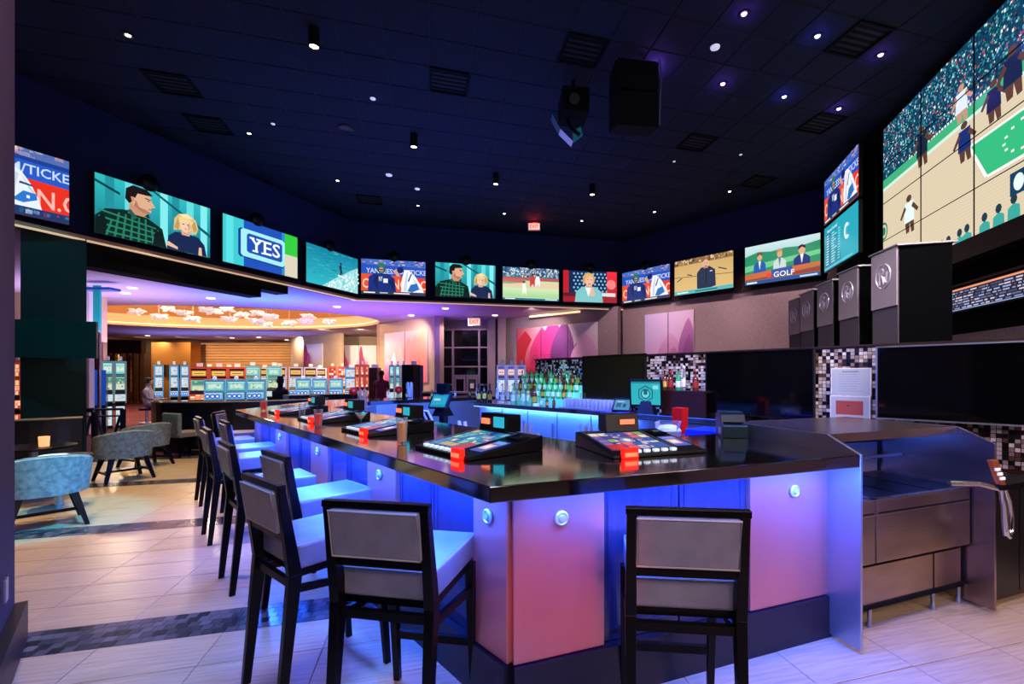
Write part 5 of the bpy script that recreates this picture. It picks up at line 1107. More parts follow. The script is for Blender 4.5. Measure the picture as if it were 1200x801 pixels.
# ice bin left (deep black grill) and long bin right; y = set-back of the fronts
fy = .12
for x0, x1, nm in ((.03, .30, 'small'), (.305, 1.2, 'long')):
    b = obj('bin_front', MB().box(((x0 + x1) / 2, fy + .01, .59), (x1 - x0 - .004, .02, .37)), M['steel'], st, bevel=.006)
    obj('bin_fold', MB().box(((x0 + x1) / 2, fy - .002, .69), (x1 - x0 - .006, .004, .003)), M['chrome'], b)
    r_ = MB()
    r_.box(((x0 + x1) / 2, fy + .02, .775), (x1 - x0, .03, .012)); r_.box(((x0 + x1) / 2, .72, .775), (x1 - x0, .03, .012)); r_.box((x0 + .01, .42, .775), (.02, .6, .012)); r_.box((x1 - .01, .42, .775), (.02, .6, .012))
    obj('bin_rim', r_, M['steel'], st)
    obj('bin_floor', MB().box(((x0 + x1) / 2, .42, .70), (x1 - x0 - .03, .6, .01)), M['black_matte'], st)
    for k in range(4 if nm == 'small' else 3):
        if nm == 'small': obj('divider', MB().box((x0 + .05 + k * .055, .4, .765), (.008, .55, .012)), M['chrome'], st)
        else: obj('lid', MB().box((x0 + .16 + k * .29, .42, .772), (.27, .56, .008)), M['black_plastic'], st)
obj('rear_body', MB().box((SW / 2, .86, .45), (SW - .06, .28, .8)), M['steel_plain'], st)
obj('bottle_rail', MB().box((SW / 2, .55, .93), (SW - .06, .02, .02)), M['chrome'], st)
obj('rail_back', MB().box((SW / 2, .72, .9), (SW - .08, .012, .2)), M['steel_plain'], st)
# lower skirt panel with gap, legs
obj('lower_skirt', MB().box((.60, fy + .05, .245), (1.16, .014, .25)), M['steel'], st, bevel=.003)
obj('seam', MB().box((.9, fy + .041, .245), (.003, .003, .25)), M['black_matte'], st)
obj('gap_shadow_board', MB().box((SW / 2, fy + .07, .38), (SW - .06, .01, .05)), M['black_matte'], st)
for x in (.035, .33, .92, 1.185):
    for y in (fy + .06, .85): obj('leg', MB().lathe([(.018, .0), (.018, .02), (.012, .03), (.012, .13), (.0001, .13)], 10, (x, y, 0)), M['steel_plain'], st)
obj('underside', MB().box((SW / 2, .5, .13), (SW - .06, .7, .02)), M['black_matte'], st)
# soda gun with looped hose at right plate
hg = thing('soda_gun', 'soda gun with looped silver hose hanging at the right plate of the steel station', 'soda gun', (S0[0], S0[1], 0), aR)
hx0 = SW + .0
obj('hose', MB().tube([(hx0 - .28, .10, .83), (hx0 - .12, .03, .83), (hx0 - .02, -.035, .80), (hx0 + .0, -.04, .70), (hx0 - .0, -.045, .58), (hx0 + .01, -.045, .52), (hx0 + .04, -.045, .505), (hx0 + .075, -.04, .53), (hx0 + .085, -.035, .62), (hx0 + .07, -.03, .72), (hx0 + .02, -.03, .80)], .019, 12), M['chrome'], hg)
obj('holster', MB().box((hx0 - .005, -.03, .815), (.09, .05, .035)), M['black_plastic'], hg, bevel=.006)
gg = obj('nozzle_grip', MB().frustum((hx0 - .02, -.035, .83), (.05, .035), (hx0 - .10, -.03, .99), (.07, .03)), mat('copper', 'c06a3c', .3, .6), hg, bevel=.006)
for k in range(6): obj('key', MB().box((hx0 - .05 - .013 * (k // 2 * 2) - .02 * 0 + (.012 if k % 2 else -.012), -.057, .875 + (k // 2) * .03), (.016, .01, .016)), M['button_white'], gg)
# dark cabinet further right
cb = thing('dark_cabinet', 'low dark cabinet with black top against the mosaic, at the right edge', 'cabinet', (S1[0], S1[1], 0), 0)
def cabp(k0, k1, f): 
    a_ = Vector(dR); n_ = Vector(nR); l_ = Vector(nL)
    return [tuple(a_ * .03 + n_ * f), tuple(a_ * k1 + n_ * f), tuple(n_ * 1.02 + a_ * .03 + l_ * .36), tuple(n_ * 1.02 + a_ * .03)]
obj('body', MB().prism(cabp(0, .76, .08), .02, .76), M['brown_wood'], cb); obj('worktop', MB().prism(cabp(0, .80, .04), .76, .795), M['black_plastic'], cb)
for k in range(2): obj('door', MB().prism([(dR[0] * q + nR[0] * w_, dR[1] * q + nR[1] * w_) for q, w_ in ((.04 + k * .36, .06), (.39 + k * .36, .06), (.39 + k * .36, .08), (.04 + k * .36, .08))], .06, .75), M['dark_laminate'] if k else mat('dark_laminate', '141216', .4), cb)

# ================================================================== BAR STOOLS (local +y = towards the bar, origin on the floor under the seat)
def make_stool(label, loc, rz):
    t = thing('bar_stool', label, 'bar stool', loc, rz, 'bar stools round the bar'); W, D = .44, .44
    bw_, z = M['black_wood'], .64
    for s_ in (-1, 1):
        x = s_ * (W / 2 - .022)
        rp = MB().frustum((x, -D / 2 - .06, 0), (.03, .035), (x, -D / 2 + .0, .62), (.042, .055)); q = MB().frustum((x, -D / 2 + .0, .62), (.042, .055), (x, -D / 2 - .06, 1.03), (.034, .032)); rp.add(q.v, q.f)
        obj('rear_leg', rp, bw_, t, bevel=.003); obj('front_leg', MB().frustum((x, D / 2 + .02, 0), (.03, .03), (x, D / 2 - .03, .63), (.042, .045)), bw_, t, bevel=.003)
        obj('side_stretcher', MB().bar((x, -D / 2 - .01, .555), (x, D / 2 - .02, .50), .022, .032), bw_, t)
    obj('rear_stretcher', MB().bar((-W / 2 + .03, -D / 2 - .005, .575), (W / 2 - .03, -D / 2 - .005, .575), .024, .034), bw_, t)
    obj('foot_rest', MB().bar((-W / 2 + .03, D / 2 + .0, .24), (W / 2 - .03, D / 2 + .0, .24), .024, .036), bw_, t)
    obj('seat_frame', MB().box((0, 0.0, .615), (W - .05, D - .05, .03)), bw_, t)
    ct = MB().box((0, .025, .69), (W - .035, D + .03, .115)); o = obj('seat', ct, M['leather'], t, bevel=.014)
    o.modifiers['bevel'].segments = 3
    piping = MB(); a, b = (W - .035) / 2 - .004, (D + .03) / 2 - .004
    for zz_ in (.742,): piping.tube([(-a, .025 - b, zz_), (a, .025 - b, zz_), (a, .025 + b, zz_), (-a, .025 + b, zz_)], .004, 6, closed=True)
    obj('piping', piping, M['leather_edge'], o)
    # back: frame, pad both sides
    def tilt(z): return -D / 2 - .06 * (z - .62) / .41
    obj('top_rail', MB().bar((-W / 2 + .001, tilt(1.02), 1.018), (W / 2 - .001, tilt(1.02), 1.018), .034, .026), bw_, t, bevel=.003)
    obj('back_rail', MB().bar((-W / 2 + .03, tilt(.79), .79), (W / 2 - .03, tilt(.79), .79), .034, .035), bw_, t, bevel=.003)
    z0, z1, hw = .812, 1.002, W / 2 - .036
    pd = MB(); th = .034
    pd.add([(x, tilt(z_) + y, z_) for y in (-th, th) for x, z_ in ((-hw, z0), (hw, z0), (hw, z1), (-hw, z1))], [(0, 1, 2, 3), (7, 6, 5, 4), (0, 4, 5, 1), (1, 5, 6, 2), (2, 6, 7, 3), (3, 7, 4, 0)])
    pdo = obj('back_pad', pd, M['leather'], t, bevel=.012)
    pi = MB(); h2 = hw - .004
    pi.tube([(-h2, tilt(z0) - th, z0 + .005), (h2, tilt(z0) - th, z0 + .005), (h2, tilt(z1) - th, z1 - .005), (-h2, tilt(z1) - th, z1 - .005)], .004, 6, closed=True); obj('piping', pi, M['leather_edge'], pdo)
    return t
def stool_from_back(cx, cy, ang, back=.29):              # centre of the back's top edge, facing angle
    return (cx + math.cos(ang) * back, cy + math.sin(ang) * back, 0), ang - PI / 2
S = []
R = math.radians
S.append(((-.674, 1.707), R(80), 'grey leather bar stool in the foreground, just left of the bar corner'))
S.append(((.478, 1.62), R(84), 'grey leather bar stool at the right wing, pink panels on both sides'))
S.append(((-1.36, 2.10), R(52), 'bar stool with brown-lit back left of the centre foreground stool, tan seat top'))
S.append(((-1.74, 2.82), R(49), 'bar stool pushed in at the pink panel, whitish seat, behind the second foreground stool'))
S.append(((-2.36, 3.26), R(45), 'fourth bar stool along the left wing counted from the corner, pulled out'))
S.append(((-3.22, 4.20), R(44), 'fifth bar stool along the left wing counted from the corner'))
S.append(((-3.55, 4.89), R(44), 'sixth bar stool along the left wing, pushed in with blue-lit back'))
S.append(((-4.25, 5.42), R(44), 'seventh bar stool along the left wing, with the leftmost legs'))
S.append(((-4.62, 6.25), R(20), 'far bar stool with blue-lit back at the left end of the bar'))
p0 = None
for i, (c, ang, lab) in enumerate(S):
    loc, rz = stool_from_back(c[0], c[1], ang)
    if p0 is None: p0 = make_stool(lab, loc, rz)
    else: dup(p0, loc, rz, lab, 'bar stools round the bar')

# ================================================================== LOUNGE, left
def make_tub(label, loc, rz):                             # faces local +y
    t = thing('tub_chair', label, 'armchair', loc, rz, 'tub chairs in the lounge'); n = 26
    R0, R1 = .33, .28; vs = []; fs = []
    for k in range(n + 1):
        th = math.radians(-125 + 250 * k / n); s_ = abs(th) / math.radians(125)
        top = .74 - .16 * s_ ** 1.6; cx, cy = math.sin(th), -math.cos(th)
        ex = 1.0 + .06 * (1 - s_)
        for r_, z in ((R0 * .93, .34), (R0 * ex, top - .015), (R0 * ex - .02, top), (R1 * ex, top), (R1 * ex - .015, top - .02), (R1 * .93, .36)):
            vs.append((cx * r_ * 1.02, cy * r_ * 1.05 + .02, z))
    m = 6
    for k in range(n):
        for j in range(m - 1): fs.append((k * m + j, (k + 1) * m + j, (k + 1) * m + j + 1, k * m + j + 1))
        fs.append((k * m + m - 1, (k + 1) * m + m - 1, (k + 1) * m, k * m))
    fs += [tuple(range(m)), tuple(n * m + j for j in range(m - 1, -1, -1))]
    obj('shell', MB().add(vs, [f[::-1] for f in fs], True), M['tub_fabric'], t)
    piping = MB(); piping.tube([vs[k * m + 2] for k in range(n + 1)], .007, 6); obj('piping', piping, M['tub_inner'], t)
    obj('seat_cushion', MB().lathe([(.0001, .34), (.27, .34), (.29, .38), (.285, .43), (.25, .46), (.0001, .465)], 24), M['tub_inner'], t)
    for sx in (-1, 1):
        for sy in (-1, 1): obj('leg', MB().frustum((sx * .27, sy * .25, 0), (.035, .035), (sx * .18, sy * .17, .35), (.06, .06)), M['black_wood'], t)
    for s_ in (-1, 1): obj('stretcher', MB().bar((s_ * .24, -.21, .13), (s_ * .24, .21, .13), .02, .03), M['black_wood'], t)
    obj('stretcher', MB().bar((-.24, 0, .13), (.24, 0, .13), .02, .03), M['black_wood'], t)
    return t
tb = make_tub('turquoise-lit tub chair nearest the viewer at the left edge', (-5.14, 4.6, 0), R(52))
dup(tb, (-6.35, 6.72, 0), R(60), 'grey-teal tub chair behind the nearest one, with its dark slot at the side', 'tub chairs in the lounge')
dup(tb, (-6.95, 7.75, 0), R(70), 'tan-grey tub chair, farthest of the three in a row on the left', 'tub chairs in the lounge')
ch = thing('lounge_chair', 'small upholstered side chair standing before the dark curved booth', 'chair', (-7.1, 8.75, 0), R(-20))
obj('backrest', MB().box((0, -.22, .62), (.46, .08, .42)), M['tub_fabric'], ch, bevel=.02); obj('seat', MB().box((0, 0, .42), (.46, .46, .1)), M['tub_inner'], ch, bevel=.02)
for sx in (-1, 1):
    for sy in (-1, 1): obj('leg', MB().frustum((sx * .22, sy * .22, 0), (.03, .03), (sx * .17, sy * .17, .37), (.05, .05)), M['black_wood'], ch)
def booth(name, label, c, R0, a0, a1, h, z_seat=.45):
    t = thing(name, label, 'booth', (c[0], c[1], 0)); n = 22; vs = []; fs = []; m = 4
    for k in range(n + 1):
        th = math.radians(a0 + (a1 - a0) * k / n)
        for r_, z in ((R0, .08), (R0 + .02, h), (R0 - .12, h), (R0 - .16, .1)): vs.append((math.cos(th) * r_, math.sin(th) * r_, z))
    for k in range(n):
        for j in range(m): fs.append((k * m + j, (k + 1) * m + j, (k + 1) * m + (j + 1) % m, k * m + (j + 1) % m))
    fs += [(3, 2, 1, 0), tuple(n * m + j for j in range(m))]
    obj('backrest', MB().add(vs, fs, False), M['booth'], t, bevel=.01)
    vs2 = []
    for k in range(n + 1):
        th = math.radians(a0 + (a1 - a0) * k / n)
        for r_, z in ((R0 - .12, .12), (R0 - .12, z_seat), (R0 - .6, z_seat), (R0 - .6, .12)): vs2.append((math.cos(th) * r_, math.sin(th) * r_, z))
    obj('seat', MB().add(vs2, fs, False), M['booth'], t)
    obj('trim', MB().tube([(vs[k * m + 1][0] * .975, vs[k * m + 1][1] * .975, h + .012) for k in range(n + 1)], .018, 6), M['ledge'], t)
    return t
booth('curved_booth', 'dark leather curved booth between the stools and the blue slot machines', (-7.1, 10.9), 1.9, 205, 350, 1.0)
booth('curved_booth', 'dark curved booth at the far left under the mounted screen', (-8.7, 7.9), 1.5, 215, 330, .86)
def low_table(label, loc, r_, h):
    t = thing('lounge_table', label, 'table', loc); obj('top', MB().lathe([(.0001, h - .03), (r_, h - .03), (r_, h), (.0001, h)], 28), M['black_plastic'], t, bevel=.003)
    obj('column', MB().tube([(0, 0, .03), (0, 0, h - .03)], .04, 10), M['steel_plain'], t); obj('foot', MB().lathe([(.24, 0), (.24, .015), (.06, .04), (.0001, .04)], 20), M['steel_plain'], t)
low_table('round dark lounge table with a candle beside the left booth', (-6.35, 5.55, 0), .38, .66)
low_table('round table behind the nearest tub chair, beside the wall end', (-5.68, 5.22, 0), .28, .6)
t = thing('candle_holder', 'lit frosted candle holder on the lounge table at the left', 'candle', (-6.22, 5.55, .66)); obj('glass', MB().lathe([(.0001, 0), (.045, 0), (.05, .12), (.045, .12), (.042, .01), (.0001, .01)], 14), mat('candle_glass', 'e8c8a0', .4, emit='ffb070', es=1.2), t); obj('wax', MB().lathe([(.0001, .01), (.04, .01), (.04, .06), (.0001, .06)], 12), M['cream'], t)
pl_ = obj('menu_tray', MB().lathe([(.0001, 0), (.1, 0), (.12, .015), (.115, .015), (.095, .004), (.0001, .004)], 18), M['white'], None, (-5.72, 5.2, .601)); tag(pl_, 'small white dish on the near lounge table', 'dish')
# railing towards the gaming hall
rl = thing('railing', 'low metal railing between the lounge and the red-carpeted gaming hall', 'railing', (0, 0, 0))
a, b = (-9.9, 9.2), (-9.0, 9.5)
obj('top_rail', MB().tube([(a[0], a[1], .84), (b[0], b[1], .84)], .025, 8), M['rail_metal'], rl); obj('lower_rail', MB().tube([(a[0], a[1], .7), (b[0], b[1], .7)], .018, 8), M['rail_metal'], rl)
for k in range(3):
    x, y = a[0] + (b[0] - a[0]) * k / 2, a[1] + (b[1] - a[1]) * k / 2; obj('post', MB().box((x, y, .42), (.08, .05, .84)), M['rail_metal'], rl)
for k in range(4):
    x, y = a[0] + (b[0] - a[0]) * (k + .2) / 4, a[1] + (b[1] - a[1]) * (k + .2) / 4; x2, y2 = a[0] + (b[0] - a[0]) * (k + .8) / 4, a[1] + (b[1] - a[1]) * (k + .8) / 4
    obj('brace', MB().bar((x, y, .1 if k % 2 else .7), (x2, y2, .7 if k % 2 else .1), .02, .05), M['rail_metal'], rl)
obj('end_hoop', MB().tube([(a[0] + .35, a[1] - .2, .2), (a[0] + .25, a[1] - .2, .55), (a[0] + .4, a[1] - .15, .85), (a[0] + .65, a[1] - .05, .84)], .05, 8), M['booth'], rl)
# dark column with the mounted black screen
ca_, cb_ = (-8.42, 7.18), (-7.93, 7.72)
struct('pillar', MB().prism([ca_, cb_, (cb_[0] - .55, cb_[1] + .5), (ca_[0] - .55, ca_[1] + .5)], 0, 3.84), M['teal_panel'])
t = thing('wide_screen', 'wide switched-off screen mounted on the dark teal pillar at the left', 'television', (-7.95, 6.95, 2.09), R(20))
obj('screen', MB().box((0, 0, 0), (1.52, .05, .58)), mat('teal_reflection', '0e4246', .3, spec=.8), t, bevel=.004); obj('wall_bracket', MB().box((0, .12, 0), (.5, .2, .3)), M['black_matte'], t)  # teal base colour stands in for a reflection on the black screen

# ================================================================== TALL KIOSKS behind the mosaic wall
def kiosk(A, label):
    t = thing('tall_kiosk', label, 'kiosk', (A[0], A[1], 0), 0)
    B = (-.03, -.36); Cc = (.345, -.47); D_ = (.375, -.11)
    obj('body', MB().prism([(0, 0), B, Cc, D_], 0, 2.66), M['kiosk_side'], t)
    def face(x0, x1, z0, z1, off, th):                   # slab on the left face 0->B
        d = Vector(B); L_ = d.length; d.normalize(); n = Vector((d.y, -d.x)); n = -n if n.x > 0 else n
        a_ = d * x0 * L_ + n * off; b_ = d * x1 * L_ + n * off; return MB().prism([tuple(a_), tuple(b_), tuple(b_ + n * th), tuple(a_ + n * th)], z0, z1), d, n, L_
    q, d, n, L_ = face(0, 1, 0, 2.64, .0, .01); obj('side_skin', q, M['kiosk_front'], t)
    q, d, n, L_ = face(0, 1, 2.14, 2.655, .01, .012); hd = obj('head_panel', q, M['kiosk_head'], t)
    # emblem: broken ring with two letter shapes, in raised chrome
    def loc(s_, z): p = d * (s_ * L_) + n * .024; return (p.x, p.y, z)
    cx, cz, rr = .5, 2.43, .105
    def cur(pts, r_=.009): return MB().tube([loc(cx + px / L_, cz + pz) for px, pz in pts], r_, 6)
    em = MB()
    arcs = [[(rr * math.cos(R(q)), rr * 1.05 * math.sin(R(q))) for q in range(100, 268, 12)], [(rr * math.cos(R(q)), rr * 1.05 * math.sin(R(q))) for q in range(-80, 84, 12)],
            [(-.06, -.1), (-.06, .05), (-.04, .075), (-.01, .08), (.01, .06), (.0, .03), (-.03, .015)], [(-.03, .01), (.0, -.02), (.015, -.09)], [(.015, -.09), (.035, -.02), (.055, -.08), (.075, .04)]]
    for k, a_ in enumerate(arcs): c_ = cur([(px * .8, pz * .8) for px, pz in a_] if k > 1 else a_, .006 if k < 2 else .009); em.add(c_.v, c_.f, True)
    obj('emblem', em, M['emblem_metal'], hd)
    obj('cap', MB().prism([(-.03, .03), (B[0] - .03, B[1] - .02), (Cc[0] + .03, Cc[1] - .02), (D_[0] + .03, D_[1] + .03)], 2.66, 2.675), M['steel_plain'], t)
for i, A in enumerate(((3.634, 7.0), (3.50, 6.42), (3.38, 5.8), (3.235, 5.13), (3.073, 4.37))):
    kiosk(A, '%s of the tall dark kiosks with round chrome emblem, behind the mosaic wall%s' % (('smallest, farthest', 'second-smallest', 'middle', 'second-largest', 'largest, nearest')[i], ''))

# ================================================================== CEILING FITTINGS
def ceil_item(u, v): x, y = P(u, v, CZ); return (x, y, CZ)
down = sorted([(150, 41), (292, 156), (395.6, 211.3), (489.6, 240.6), (591, 250), (681.7, 258.3), (767, 248), (855, 224)])
ring = mesh_of('ring', MB().lathe([(.075, 0), (.075, -.014), (.045, -.014), (.04, 0)], 14)); ring.materials.append(M['black_plastic'])
bulb = mesh_of('bulb', MB().lathe([(.0001, -.012), (.03, -.01), (.034, 0)], 12)); bulb.materials.append(M['lamp_warm'])
for i, (u, v) in enumerate(down):
    t = thing('recessed_spotlight', '%s tiny warm-white spotlight from the left in the dark tiled ceiling' % nth(i), 'light', ceil_item(u, v), 0, 'warm spotlights in the dark ceiling'); obj('ring', ring, None, t); obj('bulb', bulb, None, t)
can = mesh_of('can', MB().lathe([(.07, 0), (.07, -.26), (.062, -.26), (.058, -.235), (.0001, -.235)], 16)); can.materials.append(M['black_matte'])
cb2 = mesh_of('lens', MB().lathe([(.0001, -.243), (.055, -.243)], 14)); cb2.materials.append(M['lamp_warm'])
for i, (u, v) in enumerate(((368, 33), (485, 157), (581, 203), (694, 216))):
    t = thing('cylinder_lamp', '%s black cylinder lamp from the left hanging under the dark ceiling' % nth(i), 'light', ceil_item(u, v), 0, 'cylinder lamps under the dark ceiling'); obj('can', can, None, t); obj('lens', cb2, None, t)
pb = {'p': mesh_of('bulb', MB().lathe([(.0001, -.016), (.028, -.014), (.034, 0)], 12)), 'b': mesh_of('bulb', MB().lathe([(.0001, -.016), (.028, -.014), (.034, 0)], 12))}
pb['p'].materials.append(M['lamp_purple']); pb['b'].materials.append(M['lamp_blue'])
for i, (u, v, c) in enumerate(((768, 78, 'p'), (847, 98, 'p'), (872, 16, 'p'), (919, 113, 'b'), (958, 42, 'b'), (983, 127, 'p'), (1032, 64, 'p'))):
    t = thing('purple_spotlight', '%s glowing %s spotlight from the left, upper right part of the ceiling' % (nth(i), 'violet' if c == 'p' else 'blue'), 'light', ceil_item(u, v), 0, 'violet spotlights in the ceiling'); obj('ring', ring, None, t); obj('bulb', pb[c], None, t)
rd = mesh_of('sensor_glint_disc', MB().lathe([(.0001, -.045), (.05, -.04), (.085, -.02), (.09, 0)], 18)); rd.materials.append(M['white_glow'])  # discs for sensors and ceiling glints; glow put in, none is a lamp
for i, (u, v) in enumerate(((437, 115.4), (455.8, 204.7), (489, 221), (320, 145), (790, 189), (838, 55), (868, 181))):
    o = obj('sensor_glint_disc', rd, None, None, ceil_item(u, v)); sc3 = (.5, .8, .7, .4, .35, .75, .35)[i]; o.scale = (sc3, sc3, sc3); tag(o, '%s pale round ceiling sensor from the left, unlit white disc' % nth((1, 2, 3, 0, 4, 5, 6)[i]), 'sensor', 'round sensors on the dark ceiling')
sp_ = obj('ceiling_speaker', MB().lathe([(.0001, -.01), (.12, -.01), (.14, -.02), (.15, 0)], 20), M['black_plastic'], None, ceil_item(406, 150)); tag(sp_, 'black round speaker in the ceiling left of the cylinder lamps', 'speaker')
# exit signs
def exit_sign(label, loc, rz, w_=.36):
    t = thing('exit_sign', label, 'exit sign', loc, rz); h = w_ * .62
    obj('housing', MB().box((0, 0, -h / 2 - .06), (w_, .05, h)), M['white'], t)
    e = Pic(w_ * .9, h * .8, 16, 9); e.rect(0, 0, 16, 9, 'f8c8b8').text('EXIT', 1.5, 1.8, 14.5, 7.4, 'e01808'); obj('face', e.mesh(), M['screen_picture'], t, (0, -.027, -h / 2 - .06))
    obj('stem', MB().tube([(0, 0, -.06), (0, 0, 0)], .015, 6), M['black_plastic'], t)
x, y, z = ceil_item(626, 259); exit_sign('red-lettered exit sign hanging from the dark ceiling in front of the back wall', (x, y, CZ), 0)
x, y = P(556, 370.5, LZ); exit_sign('red exit sign under the purple low ceiling above the glass entrance', (x, y - .05, LZ), 0, .5)
gl = bpy.data.lights.new('exit_glow', 'POINT'); gl.energy = 5; gl.color = (1, .02, .01); gl.shadow_soft_size = .05; glo = bpy.data.objects.new('exit_glow', gl); COL.objects.link(glo); x, y, z = ceil_item(626, 259); glo.location = (x, y - .08, CZ - .12)
for u, v, c in ((768, 78, 'p'), (847, 98, 'p'), (872, 16, 'p'), (919, 113, 'b'), (958, 42, 'b'), (983, 127, 'p'), (1032, 64, 'p')):
    gl = bpy.data.lights.new('violet_lamp', 'POINT'); gl.energy = 2.2 if u > 800 else 7; gl.color = (.3, .1, 1) if c == 'p' else (.08, .1, 1); gl.shadow_soft_size = .03; glo = bpy.data.objects.new('violet_lamp', gl); COL.objects.link(glo); x, y, z = ceil_item(u, v); glo.location = (x, y, CZ - .1)
# cluster of black loudspeakers / projector rig
t = thing('loudspeaker_array', 'black two-box loudspeaker hanging from the ceiling right of centre', 'speaker', (*P(742, 70, CZ), CZ), R(8))
obj('upper_cabinet', MB().box((0, 0, -.36), (.62, .45, .42)), M['black_matte'], t, bevel=.01); obj('lower_cabinet', MB().prof([(-.22, -1.1), (.22, -1.0), (.22, -.6), (-.22, -.6)], -.31, .31), M['black_matte'], t)
for s_ in (-1, 1): obj('hanger', MB().tube([(s_ * .25, 0, 0), (s_ * .25, 0, -.2)], .012, 6), M['steel_plain'], t)
obj('side_cable', MB().tube([(.33, -.2, -.1), (.37, -.2, -.3), (.34, -.2, -.6), (.33, -.2, -1.05)], .01, 6), M['steel_plain'], t)
t = thing('projector_rig', 'black projector rig with glassy angled hood, hanging beside the loudspeaker', 'projector', (*P(672, 95, CZ), CZ), R(8))
obj('body', MB().box((0, 0, -.42), (.42, .5, .38)), M['black_matte'], t, bevel=.02); obj('pole', MB().tube([(0, 0, 0), (0, 0, -.24)], .03, 8), M['black_plastic'], t)
obj('lens_barrel', MB().tube([(-.05, -.2, -.45), (-.05, -.36, -.5)], .08, 14), M['black_plastic'], t)
obj('arm', MB().tube([(-.1, 0, -.6), (-.05, -.05, -.78), (.08, -.1, -.9)], .03, 8), M['black_plastic'], t)
obj('angled_hood', MB().add([(-.34, 0, -.55), (-.22, -.05, -.80), (-.02, -.08, -1.0), (-.02, .1, -1.0), (-.22, .13, -.8), (-.34, .18, -.55)], [(0, 1, 4, 5), (1, 2, 3, 4)]), M['steel_plain'], t)
obj('glass_plate', MB().add([(-.02, -.1, -1.03), (.14, -.06, -.88), (.13, .06, -.68), (-.01, .0, -.80), (-.02, -.08, -1.03), (.14, -.04, -.88), (.13, .08, -.68), (-.01, .02, -.80)], [(0, 1, 2, 3), (7, 6, 5, 4), (0, 4, 5, 1), (1, 5, 6, 2), (2, 6, 7, 3), (3, 7, 4, 0)]), mat('hood_glass', '2a7890', .2, emit='1c6478', es=.35), t)
# ================================================================== SLOT MACHINES of the gaming hall
def slot_pic(kind, seed, W, H):
    p = Pic(W, H, 10, 10); r = random.Random(seed)
    if kind == 'blue':
        p.rect(0, 0, 10, 10, '58b8c8').rect(0, 8.4, 10, 10, '9ce8f0').rect(.8, 1.4, 9.2, 8, '9cd4c0').rect(1.6, 3, 8.4, 6.8, 'd4e8d4')
        for k in range(12): x = r.uniform(1.4, 7.6); y = r.uniform(2, 7); p.rect(x, y, x + r.uniform(.4, 1.4), y + r.uniform(.3, 1), r.choice(['58a0a8', 'e8e0b8', '3c7c90', 'c8f0e8']), k == 0)
    elif kind == 'deck':
        p.rect(0, 0, 10, 10, '7cc0e8'); 
        for x in (1.6, 4.4, 7.0): p.disc(x, 5, 1.4, '1c3cc0', 3).disc(x, 5, .8, 'e0f0ff', 1.6)
        p.rect(.3, .6, 9.7, 1.6, '2c50c8').rect(.3, 8.6, 9.7, 9.4, 'c8e8f8')
    elif kind == 'gold':
        p.rect(0, 0, 10, 10, '3c1410').rect(.6, 2, 9.4, 8, 'e8a040').rect(1.4, 3.2, 8.6, 6.8, 'f4d478').rect(2, 4.4, 8, 5.4, 'a04c18')
    elif kind == 'orange':
        p.rect(0, 0, 10, 10, 'e05838')
        for i in range(3):
            for j in range(3): p.rect(.6 + i * 3.1, .7 + j * 3.1, 3.3 + i * 3.1, 3.3 + j * 3.1, r.choice(['f8d0a0', 'f8a070', 'fff0e0', 'c83828', 'f0c070']), i + j == 0)
    elif kind == 'green':
        p.rect(0, 0, 10, 10, '7cb8a0').rect(1, 1, 9, 5, 'd0e0c0').rect(1, 6, 9, 9, '4c9088')
        for k in range(8): x = r.uniform(1, 7); y = r.uniform(1, 8); p.rect(x, y, x + 1.6, y + .9, r.choice(['e8f0d8', 'b8c870', '3c8080', 'e8b0a0']), k == 0)
    else:
        cs = ['9ccce0', 'e8ecf0', 'c8d8a0', 'e89088', '78a8d0', 'f0d8a0']; p.rect(0, 0, 10, 10, 'c8dce8')
        for k in range(14): x = r.uniform(.4, 7); y = r.uniform(.4, 8.6); p.rect(x, y, x + r.uniform(1, 3), y + r.uniform(.5, 1.3), r.choice(cs), k == 0)
    return p
body_cols = {}
